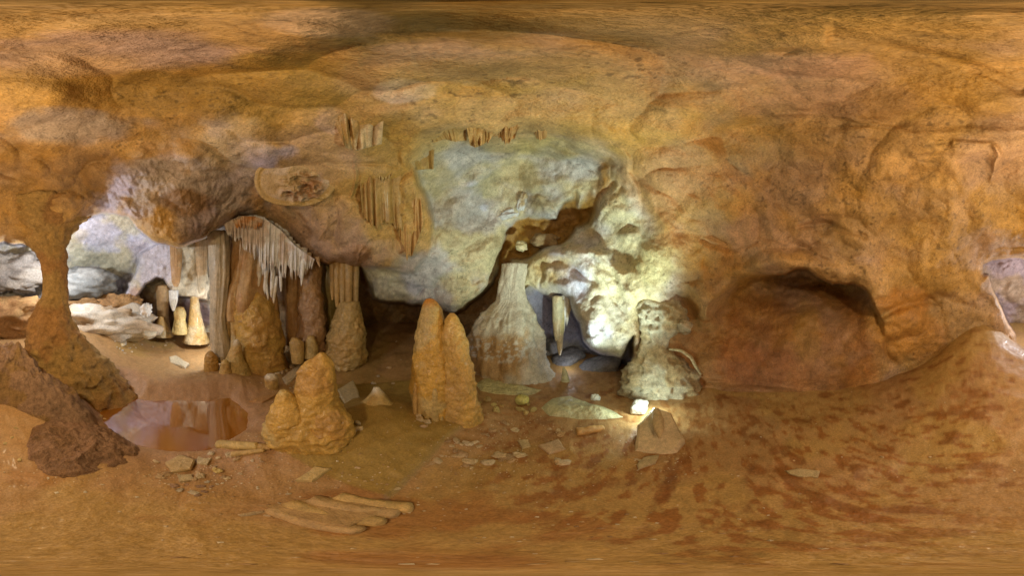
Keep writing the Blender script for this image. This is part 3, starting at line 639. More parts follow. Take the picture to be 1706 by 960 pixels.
column('drip_ridge', [(497, 400, 404), (510, 396, 408), (540, 398, 410), (575, 398, 412), (595, 396, 414)], 2.78, AMB2, TAN, M['flow'], None, None, parent=t, n=40, seg=32, amp=0.08, cseed=6)
column('drip_ridge', [(480, 386, 394), (520, 383, 394), (560, 384, 396), (588, 382, 400)], 2.85, CREAM, TAN, M['flow'], None, None, parent=t, n=40, seg=32, amp=0.08, cseed=7)
column('drip_ridge', [(455, 376, 384), (490, 369, 384), (530, 372, 386), (570, 374, 388)], 2.95, (0.60, 0.46, 0.28), TAN, M['flow'], None, None, parent=t, n=40, seg=32, amp=0.08, cseed=8)
for k, (x0, x1, ya, yb, hw) in enumerate([(436, 430, 400, 482, 5), (447, 441, 405, 490, 4), (457, 452, 420, 496, 4), (425, 420, 440, 488, 3), (466, 468, 420, 486, 3), (412, 416, 420, 470, 2.5), (441, 446, 455, 500, 3), (461, 456, 460, 505, 3)]):
    column('white_drip', [(ya, x0 - hw * 0.7, x0 + hw * 0.7), ((ya + yb) / 2, (x0 + x1) / 2 - hw, (x0 + x1) / 2 + hw), (yb - 8, x1 - hw * 0.8, x1 + hw * 0.8), (yb, x1 - 1, x1 + 1)], 2.84, (0.78, 0.74, 0.67), (0.70, 0.58, 0.42), M['pale'], None, None, parent=t, n=40, seg=20, amp=0.14, freq=12, zs=0.4, cseed=440 + k)
column('dripstone_column', [(425, 472, 502), (470, 474, 500), (520, 476, 499), (575, 477, 503)], 3.3, (0.42, 0.23, 0.07), (0.36, 0.18, 0.05), M['drip'], 'narrow dark brown straight column beside the bulbous amber foot', 'column', n=60, seg=48, amp=0.05, flute=8, famp=0.06, zs=0.25, cseed=9)
column('dripstone_column', [(425, 500, 538), (455, 500, 536), (480, 496, 536), (510, 496, 541), (545, 496, 544), (580, 488, 546)], 3.2, (0.46, 0.27, 0.14), (0.42, 0.23, 0.08), M['flow'], 'knobbly pinkish brown column behind the foreground lumpy stalagmite', 'column', n=70, seg=56, amp=0.10, freq=6, lumps=0.05, cseed=10)
column('dripstone_column', [(430, 534, 562), (500, 536, 560), (575, 534, 566)], 3.6, (0.34, 0.25, 0.06), (0.30, 0.21, 0.05), M['drip'], 'plain olive brown column standing in shade behind the others', 'column', n=50, seg=40, amp=0.04, flute=7, famp=0.05, zs=0.25, cseed=11)
t = empty('tube_column', G(575, 602)[0], 'column of organ pipe tubes standing on a knobbly bell shaped stalagmite', 'column')
for k, (xa, xb, yb, dd) in enumerate([(549, 558, 500, 3.05), (556, 567, 512, 3.0), (565, 576, 516, 2.98), (574, 588, 518, 2.96), (586, 598, 516, 3.02), (560, 590, 510, 3.12)]):
    column('tube', [(432, xa - 1, xb + 1), (470, xa, xb), (yb - 14, xa + 1, xb - 1), (yb, xa + 3, xb - 2)], dd, TAN, (0.50, 0.34, 0.14), M['drip'], None, None, parent=t, n=50, seg=24, amp=0.05, zs=0.3, cseed=20 + k)
column('bell_base', [(503, 566, 599), (515, 561, 602), (535, 554, 606), (560, 546, 609), (585, 541, 610), (606, 538, 609)], 3.02, (0.52, 0.35, 0.13), TAN, M['flow'], None, None, parent=t, n=70, seg=80, amp=0.07, freq=6, lumps=0.04, pop=0.14, cseed=27)
# thin columns inside the bright chamber
column('chamber_column', [(476, 259, 282), (500, 261, 281), (525, 262, 280), (548, 258, 284)], 4.5, (0.52, 0.34, 0.16), (0.46, 0.28, 0.12), M['drip'], 'slim brown fluted column in front of the dark back of the chamber', 'column', n=40, seg=32, amp=0.05, flute=7, famp=0.08, zs=0.25, cseed=31)
column('chamber_column', [(478, 316, 332), (495, 317, 331), (515, 316, 333), (535, 313, 338), (555, 309, 344), (570, 304, 350)], 4.0, (0.58, 0.44, 0.24), TAN, M['flow'], 'flask shaped tan stalagmite column under the white drapes', 'column', n=50, seg=40, amp=0.06, cseed=32)
column('chamber_stalagmite', [(512, 292, 306), (520, 289, 310), (535, 290, 310), (556, 286, 314)], 3.95, (0.60, 0.45, 0.18), TAN, M['flow'], 'short rounded yellow stalagmite beside the flask shaped column', 'stalagmite', n=30, seg=32, amp=0.08, cseed=33)
column('chamber_stalagmite', [(528, 264, 272), (540, 260, 278), (560, 254, 290)], 4.2, TAN, (0.5, 0.38, 0.2), M['flow'], 'low amber mound stalagmite at the foot of the slim fluted column', 'stalagmite', n=26, seg=32, amp=0.08, cseed=34)
for k, (xa, xb, ya, yb, dd, c0, c1, lab) in enumerate([
        (284, 304, 408, 478, 3.72, (0.52, 0.30, 0.13), (0.60, 0.44, 0.26), 'brown folded drape hanging from the white chamber ceiling'),
        (326, 347, 400, 490, 3.6, (0.62, 0.52, 0.36), (0.56, 0.38, 0.20), 'cream pleated drape hanging beside the pale grey column'),
        (281, 297, 484, 518, 3.8, WHT, (0.62, 0.56, 0.46), 'white ragged stalactite cluster hanging over the yellow stalagmite')]):
    column('drape', [(ya, xa, xb), ((ya + yb) / 2, xa + 1, xb - 1), (yb - 8, xa + 3, xb - 4), (yb, xa + 6, xb - 7)], dd, c0, c1, M['drip'], lab, 'drapery', n=40, seg=56, amp=0.05, flute=12, famp=0.25, zs=0.25, cseed=36 + k, depth=0.5)

# knobs and small stalagmites around the columns
for k, (rows, d, lab) in enumerate([
        ([(566, 392, 397), (575, 386, 402), (590, 379, 404), (605, 372, 410), (630, 360, 424)], 2.55, 'nipple topped tan stalagmite on the mound before the bulbous column foot'),
        ([(586, 346, 354), (592, 341, 360), (604, 339, 364), (622, 338, 366)], 2.65, 'round brown knob at the foot of the pale grey column'),
        ([(600, 372, 378), (604, 368, 382), (614, 366, 384), (626, 362, 388)], 2.4, 'small smooth yellow knob on the mound'),
        ([(624, 444, 458), (628, 440, 464), (640, 440, 464), (650, 444, 462)], 2.15, 'squat dark amber knob with a pale wet top'),
        ([(646, 622, 632), (655, 618, 640), (668, 606, 650), (682, 590, 668), (700, 575, 690)], 1.55, 'low wide cone stalagmite with a white wet tip'),
        ([(563, 486, 496), (570, 482, 506), (590, 484, 508), (604, 486, 506)], 2.8, 'stubby amber stump holding a pale flat stone'),
        ([(560, 512, 524), (575, 508, 530), (596, 506, 530)], 2.85, 'short amber stub leaning on the knobbly column')]):
    column('stalagmite', rows, d, AMB2 if k not in (1, 3) else (0.44, 0.24, 0.06), TAN, M['flow'], lab, 'stalagmite', n=40, seg=44, amp=0.07, freq=6, cseed=50 + k, tip=(0.70, 0.6, 0.45) if k in (0, 3, 4) else None)

# ------------------------------------------------------------------ foreground stalagmites
t = empty('lumpy_stalagmite', G(515, 728)[0], 'lumpy amber stalagmite with a peaked crown and swollen base', 'stalagmite')
dL = 1.17
column('crown', [(588, 531, 541), (594, 524, 548), (604, 508, 556), (618, 497, 559), (640, 492, 562), (662, 490, 564), (680, 478, 568), (700, 458, 580), (720, 446, 590), (738, 448, 586)], dL, AMB, TAN2, M['flow'], None, None, parent=t, n=90, seg=90, amp=0.09, freq=7, lumps=0.06, fine=0.5, pop=0.12, cseed=61)
column('swollen_base', [(650, 466, 478), (656, 461, 488), (668, 455, 498), (685, 448, 510), (705, 441, 520), (722, 439, 524), (740, 446, 518)], dL - 0.05, AMB, AMB2, M['flow'], None, None, parent=t, n=70, seg=80, amp=0.09, freq=7, lumps=0.08, fine=0.5, pop=0.12, cseed=62)
column('swollen_base', [(676, 525, 560), (684, 516, 576), (698, 510, 588), (714, 508, 592), (728, 512, 588), (742, 520, 578)], dL - 0.07, TAN2, AMB, M['flow'], None, None, parent=t, n=60, seg=80, amp=0.08, freq=7, lumps=0.08, fine=0.5, pop=0.12, cseed=63)
t = empty('twin_stalagmite', G(742, 696)[0], 'tall amber twin peaked stalagmite with dripping flutes round its base', 'stalagmite')
dT = 1.55
column('tall_peak', [(498, 710, 722), (503, 705, 728), (512, 702, 735), (530, 697, 740), (555, 692, 746), (585, 688, 752), (620, 684, 758), (650, 682, 762), (675, 686, 762), (700, 696, 756)], dT, (0.58, 0.33, 0.06), AMB2, M['flow'], None, None, parent=t, n=120, seg=110, amp=0.05, freq=7, lumps=0.03, fine=0.5, pop=0.10, cseed=65, tip=(0.62, 0.25, 0.04), flute=0)
column('short_peak', [(522, 749, 757), (530, 743, 764), (545, 738, 772), (570, 736, 780), (600, 736, 786), (640, 734, 791), (675, 736, 797), (698, 738, 804), (708, 742, 802)], dT - 0.06, (0.56, 0.33, 0.09), AMB, M['flow'], None, None, parent=t, n=120, seg=110, amp=0.07, freq=8, lumps=0.05, fine=0.5, pop=0.16, cseed=66)
for k, (xc, yt, yb, hw) in enumerate([(700, 655, 694, 5), (712, 660, 697, 6), (724, 655, 699, 7), (735, 658, 698, 4), (744, 652, 694, 4), (692, 650, 688, 5)]):
    column('drip_flute', [(yt - 12, xc - 2, xc + 2), (yt, xc - hw + 1, xc + hw - 1), (yb - 8, xc - hw, xc + hw), (yb + 6, xc - hw + 1, xc + hw)], dT - 0.16 + 0.03 * abs(xc - 722) / 20, AMB2, TAN, M['flow'], None, None, parent=t, n=30, seg=24, amp=0.07, cseed=70 + k)

def crusted(ob):
    me = ob.data; n = len(me.vertices); v = np.zeros(n * 3, np.float32); me.vertices.foreach_get('co', v); v = v.reshape(-1, 3)
    c = np.ones((n, 3), np.float32) * np.array((0.56, 0.50, 0.38)); nn = fbm(v * 5, 4, 401); n2 = fbm(v * 22, 4, 403)
    c = mixc(c, (0.47, 0.28, 0.10), sstep(1.38, 1.22, v[:, 2] + 0.12 * nn) * sstep(0.55, 0.75, v[:, 2] + 0.1 * nn) * sstep(0.32, 0.05, v[:, 0] + 0.1 * nn) * 0.9)
    c = mixc(c, (0.68, 0.66, 0.58), sstep(0.05, 0.35, n2) * sstep(1.32, 1.2, v[:, 2]) * sstep(0.88, 1.0, v[:, 2] + 0.1 * nn) * 0.9)
    c *= (1 + 0.12 * nn)[:, None]
    a = np.ones((n, 4), np.float32); a[:, :3] = c; me.color_attributes['Col'].data.foreach_set('color', a.ravel())
# ------------------------------------------------------------------ middle: flowstone buttress, tunnel, foot rock
bt = column('flowstone_buttress', [(440, 838, 880), (450, 836, 879), (464, 834, 876), (480, 831, 875), (502, 828, 876), (514, 814, 880), (525, 798, 887), (538, 787, 896), (560, 781, 903), (590, 778, 909), (620, 776, 920), (640, 774, 938), (658, 765, 962)], 2.78, (0.58, 0.48, 0.30), (0.50, 0.34, 0.15), M['shell'], 'pale bell shaped flowstone buttress with a rusty crusted face left of the tunnel', 'flowstone', n=110, seg=120, amp=0.13, freq=4, flute=6, famp=0.10, zs=0.5, cseed=80, depth=0.6)
crusted(bt)
t = empty('tunnel_stalactites', P(935, 590, 3.0), 'cluster of white and yellow stalactites hanging inside the tunnel mouth', 'stalactites')
for k, (xa, xb, ya, yb, c0) in enumerate([(920, 936, 494, 568, (0.58, 0.52, 0.34)), (926, 940, 500, 592, (0.64, 0.54, 0.26)), (934, 944, 492, 560, WHT), (940, 950, 494, 545, WHT), (946, 953, 496, 530, (0.6, 0.58, 0.52))]):
    column('stalactite', [(ya, xa, xb), ((ya + yb) / 2, xa, xb), (yb - 10, xa + 2, xb - 3), (yb, xa + 5, xb - 6)], 2.85 + 0.03 * k, c0, CREAM, M['drip'], None, None, parent=t, n=36, seg=28, amp=0.12, flute=5, famp=0.12, zs=0.4, cseed=82 + k)
for k, (pix, d, rad, yw, lab) in enumerate([((1000, 612), 3.1, (0.34, 0.22, 0.16), -0.6, 'wedge shaped grey slab leaning in the tunnel mouth'), ((945, 600), 3.35, (0.32, 0.22, 0.16), 0.5, 'dark grey block on the tunnel floor behind the yellow stalactite'), ((920, 575), 3.3, (0.10, 0.14, 0.14), 0.3, 'small grey block against the left side of the tunnel')]):
    put('tunnel_block', blob(P(*pix, d), rad, yaw=yw, roll=-0.3, tilt=0.2, amp=0.12, seed=90 + k, nu=40, nv=26, sq=4), M['rough'], (0.27, 0.26, 0.27), (0.33, 0.32, 0.32), lab, 'boulder')
column('small_stalagmite', [(612, 938, 941), (622, 936, 946), (636, 934, 950)], 2.6, (0.62, 0.58, 0.34), CREAM, M['flow'], 'tiny yellow spike stalagmite at the tunnel threshold', 'stalagmite', n=20, seg=20, amp=0.1, cseed=95)
column('foot_rock', [(470, 1070, 1120), (500, 1068, 1126), (520, 1066, 1144), (545, 1068, 1142), (562, 1070, 1116), (580, 1066, 1110), (596, 1058, 1128), (610, 1050, 1152), (630, 1042, 1162), (652, 1040, 1166), (668, 1044, 1160)], 2.42, (0.66, 0.60, 0.44), (0.58, 0.46, 0.26), M['rough'], 'broken cream and ochre rock foot bracing the wall right of the tunnel', 'rock', n=90, seg=90, amp=0.10, freq=4, lumps=0.14, fine=0.7, cseed=96, depth=0.6, d2=2.2)
put('rock_shard', blob(P(1140, 545, 2.2), (0.14, 0.09, 0.05), yaw=0.9, tilt=0.5, roll=0.5, amp=0.15, seed=97, nu=28, nv=18, sq=4), M['rough'], (0.58, 0.46, 0.30), (0.50, 0.34, 0.2), 'angular pale shard jutting from the cream rock foot', 'rock')
def tube(pts, rads, seg=14, n=40, amp=0.06, seed=0):
    pts = np.array(pts, float); k = np.arange(len(pts)); q = np.linspace(0, len(pts) - 1, n)
    C = np.stack([np.interp(q, k, pts[:, i]) for i in range(3)], -1); rr = np.interp(q, k, rads)
    for _ in range(3):
        C[1:-1] = 0.25 * C[:-2] + 0.5 * C[1:-1] + 0.25 * C[2:]
    T = np.gradient(C, axis=0); T /= np.linalg.norm(T, axis=1, keepdims=True) + 1e-9
    up = np.where(np.abs(T[:, 2:3]) > 0.9, np.array([[1., 0, 0]]), np.array([[0, 0, 1.]])); a = np.cross(T, up); a /= np.linalg.norm(a, axis=1, keepdims=True); b = np.cross(T, a)
    th = np.linspace(0, 2 * pi, seg, endpoint=False)
    V = C[:, None] + rr[:, None, None] * (np.cos(th)[None, :, None] * a[:, None] + np.sin(th)[None, :, None] * b[:, None])
    V = V.reshape(-1, 3); V = V + (amp * fbm(V * 20, 3, seed))[:, None] * np.repeat(rr, seg)[:, None]
    F = [tuple(x) for x in grid_faces(n, seg, True).tolist()]; F += [tuple(range(seg))[::-1], tuple(range((n - 1) * seg, n * seg))]
    return V, F
put('rock_rib', tube([P(1115, 582, 2.1), P(1135, 584, 2.02), P(1152, 596, 1.98), P(1160, 612, 1.98), P(1168, 624, 2.0)], [0.012, 0.018, 0.02, 0.018, 0.012]), M['rough'], (0.64, 0.56, 0.34), CREAM, 'thin curved cream rib arching off the cream rock foot', 'rock')
# block lodged in the ceiling pocket
put('lodged_block', blob(P(908, 402, 2.85), (0.20, 0.12, 0.10), yaw=0.2, amp=0.16, freq=4, seed=98, nu=48, nv=30, sq=4), M['rough'], (0.46, 0.32, 0.17), (0.40, 0.26, 0.12), 'cracked brown rock block lodged in the pocket of the pale wall', 'boulder')
put('pale_rock', blob(P(868, 410, 2.75), (0.08, 0.06, 0.07), amp=0.25, freq=4, seed=99, nu=30, nv=20, sq=3), M['pale'], (0.58, 0.50, 0.28), CREAM, 'hollowed cream stone wedged beside the cracked block in the pocket', 'rock')
V, F = blob(PR(870, 338, float(SR(870, 338)) + 0.02), (0.06, 0.09, 0.15), yaw=radians(-az(870)), roll=0.2, amp=0.3, freq=5, seed=131, nu=30, nv=20, sq=4)
put('rock_spur', (V, F), M['pale'], (0.66, 0.66, 0.66), CREAM, 'chalky white broken spur standing above the pocket', 'rock')
V, F = blob(PR(852, 358, float(SR(852, 358)) + 0.03), (0.17, 0.10, 0.06), yaw=radians(-az(852)), roll=-0.35, amp=0.3, freq=5, seed=133, nu=30, nv=20, sq=4)
put('rock_spur', (V, F), M['pale'], (0.64, 0.64, 0.64), CREAM, 'chalky white shelf of rock under the broken spur', 'rock')

# ------------------------------------------------------------------ ceiling decorations
def curtain(name, top, bot, rt, rb, folds, depth, label, c0, c1, mat, seed=0, nx=90, ny=26, th=0.010, parent=None, group=None, ragged=0.0, hug=0.06):
    # a hanging pleated sheet of calcite with thickness; top/bot: pixel polylines, rt/rb: distances
    def samp(pl, n):
        pl = np.array(pl, float); k = np.linspace(0, 1, len(pl)); q = np.linspace(0, 1, n)
        return np.stack([np.interp(q, k, pl[:, i]) for i in range(2)], -1)
    T, B = samp(top, nx), samp(bot, nx); q = np.linspace(0, 1, nx)
    rag = ragged * np.abs(noise(np.stack([q * folds * 2.2, 0 * q, 0 * q + seed], -1), seed + 3))
    sm = lambda v: np.convolve(np.pad(v, 6, 'edge'), np.ones(13) / 13, 'valid')
    RT = np.full(nx, rt); RB = np.full(nx, rb)
    if hug: RT = sm(SR(T[:, 0], T[:, 1])) + 0.03; RB = np.minimum(sm(SR(B[:, 0], B[:, 1])), RT + 0.25) - hug
    outer, inner = [], []
    for j in range(ny):
        t = j / (ny - 1)
        w_ = 1.2 - 2.8 * np.abs(noise(np.stack([q * folds * 1.2 + 0.3 * t, 0 * q + t * 0.5, 0 * q + seed], -1), seed)) ** 0.7 + 0.5 * noise(np.stack([q * folds * 3.1, 0 * q + t, 0 * q + seed], -1), seed + 1)
        w_ = w_ * 0.6
        for arr, off in ((outer, 0.0), (inner, th)):
            row = []
            for k in range(nx):
                x = T[k, 0] + (B[k, 0] - T[k, 0]) * t; y = T[k, 1] + (B[k, 1] - T[k, 1]) * t * (1 - rag[k])
                r_ = RT[k] + (RB[k] - RT[k]) * t ** 0.7 + depth * w_[k] * (0.35 + 0.65 * t) + off * (1 if t < 0.999 else 0.3)
                row.append(PR(x, y, r_))
            arr.append(row)
    V = np.array(outer + inner[::-1]).reshape(-1, 3); F = [tuple(f[::-1]) for f in grid_faces(2 * ny, nx, False).tolist()]
    return put(name, (V, F), mat, c0, c1, label, 'drapery', group=group, seed=seed, parent=parent)
curtain('drapery', [(553, 196), (566, 182), (585, 178), (612, 180), (640, 184)], [(572, 238), (576, 247), (596, 251), (612, 246), (636, 240)], 1.66, 1.72, 5, 0.075, 'pale edged pleated drapery hanging from the ceiling above the round shield', (0.56, 0.39, 0.20), (0.40, 0.22, 0.06), M['drip'], 3)
curtain('drapery', [(718, 226), (728, 216), (750, 208), (775, 212)], [(722, 238), (740, 232), (758, 236), (778, 234)], 1.75, 1.82, 8, 0.03, 'short ragged brown drapery fringe at the end of the ceiling row', (0.50, 0.30, 0.10), (0.42, 0.23, 0.06), M['drip'], 5)
curtain('drapery', [(776, 206), (790, 203), (806, 206), (815, 210)], [(783, 242), (792, 246), (803, 242), (812, 236)], 1.72, 1.82, 5, 0.07, 'orange brown fan shaped drapery between the short fringe and the long folds', (0.52, 0.30, 0.10), (0.44, 0.22, 0.06), M['drip'], 7)
curtain('drapery', [(808, 208), (822, 192), (840, 182), (862, 180), (880, 186)], [(812, 240), (826, 226), (842, 244), (852, 240), (868, 212)], 1.66, 1.8, 6, 0.085, 'longest deep folded orange drapery of the ceiling row', (0.54, 0.31, 0.11), (0.42, 0.21, 0.06), M['drip'], 9, ragged=0.15)
curtain('drapery', [(888, 210), (898, 206), (914, 208)], [(893, 230), (900, 234), (910, 230)], 1.75, 1.82, 4, 0.03, 'small isolated orange drapery at the far end of the ceiling row', (0.52, 0.29, 0.10), (0.42, 0.22, 0.06), M['drip'], 11)
curtain('drapery', [(690, 262), (706, 252), (724, 242)], [(694, 284), (710, 282), (722, 282)], 1.95, 2.05, 3, 0.03, 'triangular brown drape hanging beside the pale wall', (0.44, 0.27, 0.08), (0.40, 0.23, 0.06), M['drip'], 13)
curtain('drapery', [(664, 320), (676, 316), (690, 318), (700, 326)], [(664, 392), (678, 436), (686, 430), (706, 372)], 2.12, 2.28, 4, 0.07, 'long orange drapery curtain hanging off the right edge of the hanging block', (0.48, 0.26, 0.075), (0.40, 0.20, 0.05), M['drip'], 15, ragged=0.12, hug=0.10)
curtain('drapery', [(598, 284), (620, 280), (645, 280), (668, 284)], [(604, 366), (626, 384), (648, 372), (672, 396)], 2.14, 2.28, 6, 0.055, 'fine pleated brown curtain across the face of the hanging block', (0.42, 0.24, 0.065), (0.38, 0.20, 0.05), M['drip'], 17, ragged=0.10, hug=0.05)
curtain('drapery', [(626, 276), (640, 276), (655, 277)], [(632, 300), (642, 304), (652, 296)], 2.0, 2.08, 4, 0.02, 'tiny drip fringe under the crack at the top of the hanging block', (0.54, 0.36, 0.14), (0.48, 0.30, 0.1), M['drip'], 19, ragged=0.4)
# round shield
cen = PR(494, 298, float(np.median(SR(np.array([450, 480, 500, 530]), np.array([298, 270, 310, 320])))) - 0.09); nrm = (np.array([0, 0, H]) - cen); nrm /= np.linalg.norm(nrm); nrm = nrm + np.array([0, 0, -0.25]); nrm /= np.linalg.norm(nrm)
ax = np.cross([0, 0, 1.0], nrm); ax /= np.linalg.norm(ax); ay = np.cross(nrm, ax)
nrr, ns = 40, 110; rows_ = []; colr = []
for j in range(nrr + 10):
    if j <= nrr: rho = j / nrr; hgt = 0.05 * (1 - rho ** 2.5) * 0.6 + 0.0
    else: k = (j - nrr) / 9; rho = 1 - 0.12 * k; hgt = -0.16 * k
    th = np.linspace(0, 2 * pi, ns, endpoint=False)
    px_, py_ = rho * np.cos(th), rho * np.sin(th)
    rough_ = sstep(0.75, 0.3, np.hypot(px_ - 0.15, py_ + 0.35)) * (j <= nrr)
    q3 = np.stack([px_, py_, 0 * px_], -1)
    hh = hgt + 0.006 * np.sin(rho * 17 + 2 * fbm(q3 * 2, 2, 5)) * (j <= nrr) * (rho < .86) + 0.07 * rough_ * (ridged(q3 * 4, 3, 7) - 0.5) + (0.02 * sstep(0.84, 0.93, rho))
    wob = 1 + 0.07 * fbm(np.stack([np.cos(th) * 1.2, np.sin(th) * 1.2, 0 * th], -1), 3, 8)
    rows_.append(cen + (px_ * wob * 0.385)[:, None] * ax + (py_ * wob * 0.335)[:, None] * ay + hh[:, None] * nrm)
    c_ = np.ones((ns, 3)) * np.array((0.50, 0.32, 0.14))
    c_ = mixc(c_, (0.54, 0.38, 0.24), sstep(0.1, -0.3, fbm(q3 * 3, 3, 3)) * (rho < 0.82) * 0.8); c_ = mixc(c_, (0.40, 0.20, 0.08), rough_ * sstep(0.0, 0.5, fbm(q3 * 5, 3, 4))); c_ = mixc(c_, (0.50, 0.31, 0.10), np.full(ns, float(rho > 0.84)) * 0.9)
    colr.append(c_)
Vd = np.array(rows_).reshape(-1, 3)
mesh_obj('cave_shield', Vd, grid_faces(nrr + 10, ns, True), M['drip'], np.array(colr).reshape(-1, 3), label='round tan cave shield with concentric rings and a crusty centre on the ceiling', cat='cave shield')

curtain('drapery', [(372, 372), (400, 360), (438, 362), (468, 384), (492, 410), (524, 432)], [(376, 392), (400, 410), (436, 450), (466, 466), (492, 468), (520, 452)], 2.60, 2.72, 30, 0.04, 'ragged white and pink drapery mass along the ceiling lip above the stalactites', (0.80, 0.77, 0.73), (0.66, 0.54, 0.44), M['pale'], 23, nx=240, ragged=0.45, hug=0)
curtain('drapery', [(388, 368), (405, 360), (425, 361), (438, 366)], [(392, 380), (408, 384), (424, 384), (436, 382)], 2.55, 2.60, 12, 0.03, 'rusty orange fringe at the top of the white drapery mass', (0.50, 0.22, 0.06), (0.6, 0.42, 0.26), M['drip'], 27, nx=80, ragged=0.4, hug=0)
# white stalactites along the ceiling lip
lip = np.array([(366, 374), (385, 366), (405, 362), (440, 364), (468, 385), (492, 412), (520, 432), (545, 441)], float)
def lipy(x): return np.interp(x, lip[:, 0], lip[:, 1])
sl = [(399, 60, 5), (404, 92, 4), (412, 58, 6), (420, 46, 7), (427, 70, 6), (433, 112, 7), (438, 62, 8), (445, 70, 6), (447, 108, 6), (452, 64, 5), (457, 120, 7), (462, 86, 6), (468, 104, 5), (472, 58, 7), (476, 92, 5), (482, 64, 6), (488, 36, 6), (494, 44, 5), (503, 60, 6), (508, 36, 4), (514, 22, 5), (528, 20, 4), (423, 96, 4), (441, 122, 4), (452, 98, 4), (479, 70, 4), (460, 60, 4), (415, 70, 3), (408, 40, 4), (392, 38, 4), (386, 26, 4), (397, 30, 3), (430, 50, 5), (450, 44, 5), (466, 50, 5), (498, 30, 4), (506, 74, 5)]
for k, (x, ln, hw) in enumerate(sl):
    y0 = lipy(x) - 6; ln = ln * 0.82; hw *= rnd.uniform(0.5, 1.25); dx = rnd.uniform(-6, 6)
    dd = 2.66 + rnd.uniform(0, 0.16)
    white = 408 <= x <= 510; size_ = 'long' if ln > 65 else 'mid length' if ln > 42 else 'short'
    column('stalactite', [(y0, x - hw * 1.3, x + hw * 1.3), (y0 + ln * 0.4, x + dx * 0.3 - hw * 0.9, x + dx * 0.3 + hw * 0.9), (y0 + ln * 0.75, x + dx * 0.7 - hw * 0.55, x + dx * 0.7 + hw * 0.55), (y0 + ln, x + dx - 0.5, x + dx + 0.5)], dd,
           WHT if white else (0.58, 0.42, 0.26), (0.66, 0.58, 0.48) if white else (0.5, 0.32, 0.16), M['pale'],
           size_ + ' white tapering stalactite in the fringe below the ceiling lip' if white else 'small tan stalactite at an end of the fringe below the ceiling lip', 'stalactite', group=size_ + ' white stalactites of the lip fringe' if white else 'tan stalactites of the lip fringe', n=28, seg=16, amp=0.12, freq=16, zs=0.5, cseed=100 + k, depth=0.8)

# ------------------------------------------------------------------ broken stones on the floor
ST, ST2 = (0.60, 0.46, 0.26), (0.52, 0.36, 0.17)
for pix, th, lab, tl, c0 in [
        ([(1062, 712), (1090, 692), (1118, 700), (1141, 730), (1128, 745), (1100, 750), (1058, 742)], 0.085, 'thick tan slab with a pale broken edge beside the white crystal block', (0.28, 0.28), (0.66, 0.50, 0.30)),
        ([(1072, 762), (1098, 758), (1092, 772), (1064, 782), (1062, 774)], 0.016, 'small pale triangular slab in front of the thick tan slab', (0, 0), ST),
        ([(897, 742), (930, 732), (942, 748), (915, 756)], 0.018, 'rhombic pinkish flat stone on the floor', (0, 0), (0.56, 0.38, 0.22)),
        ([(862, 734), (880, 732), (884, 744), (870, 748)], 0.014, 'small cream flat stone with a rounded corner', (0, 0), ST),
        ([(1310, 786), (1330, 782), (1366, 785), (1362, 796), (1328, 794)], 0.014, 'pale broken stick of stone alone on the stained floor', (0, 0), ST),
        ([(562, 652), (588, 638), (600, 658), (574, 668)], 0.04, 'pale ribbed broken block right of the lumpy stalagmite', (0, 0), (0.66, 0.54, 0.32)),
        ([(488, 560), (500, 554), (518, 556), (516, 566), (494, 566)], 0.04, 'pale pink flat stone resting on the amber stump', (0, 0), (0.62, 0.44, 0.30)),
        ([(396, 858), (440, 851), (444, 855), (405, 862)], 0.008, 'thin grey sliver of stone by the fallen pipes', (0, 0), (0.52, 0.38, 0.22)),
        ([(462, 838), (485, 840), (490, 848), (464, 846)], 0.012, 'bright cream flake lying on the fallen pipes', (0, 0), (0.72, 0.6, 0.42)),
        ([(492, 800), (524, 776), (552, 780), (520, 803)], 0.03, 'yellowish broken stone bar on the floor between the lumpy stalagmite and the fallen pipes', (0, 0), (0.62, 0.44, 0.19)),
        ([(282, 594), (292, 592), (315, 607), (308, 613), (284, 602)], 0.03, 'cream broken bar on the mound beyond the pool', (0, 0), (0.66, 0.54, 0.36)),
        ([(415, 668), (440, 658), (460, 659), (436, 670)], 0.02, 'long rusty splinter between the pool and the lumpy stalagmite', (0, 0), (0.46, 0.24, 0.09)),
        ([(463, 600), (478, 592), (482, 602), (470, 612)], 0.03, 'pale stone plate at the base of the bulbous column', (0, 0), ST),
        ([(470, 628), (500, 608), (505, 618), (478, 640)], 0.03, 'long cream plate behind the lumpy stalagmite', (0, 0), (0.66, 0.5, 0.3)),
        ([(275, 770), (300, 758), (325, 766), (318, 782), (285, 786)], 0.03, 'cluster shaped cream stone on the near shore of the pool', (0, 0), ST2),
        ([(330, 762), (352, 764), (345, 774), (328, 772)], 0.02, 'small cream stone next to the cluster shaped stone', (0, 0), ST),
        ([(295, 792), (320, 790), (322, 800), (300, 804)], 0.02, 'jagged cream stone on the dark muddy patch', (0, 0), ST),
        ([(270, 716), (300, 708), (330, 710), (335, 718), (300, 724)], 0.018, 'flat tan stone breaking the surface of the pool', (0, 0), (0.56, 0.38, 0.16)),
        ([(200, 722), (216, 720), (222, 732), (210, 734)], 0.012, 'little tan stone at the edge of the pool', (0, 0), (0.55, 0.36, 0.15))]:
    put('stone_slab', slab(pix, th, tilt=tl, seed=int(pix[0][0])), M['stone'], c0, tuple(v * 0.85 for v in c0), lab, 'stone', smooth=False, seed=int(pix[0][0]))
def lie(pa, pb, ra, rb_, up=0.0): 
    a, _ = G(*pa); b, _ = G(*pb); a = a + [0, 0, ra * 0.8 + up]; b = b + [0, 0, rb_ * 0.8 + up]
    return [a + (b - a) * t for t in (0, 0.05, 0.35, 0.65, 0.95, 1.0)], [ra * 0.75, ra, ra * 0.95, (ra + rb_) / 2, rb_, rb_ * 0.6]
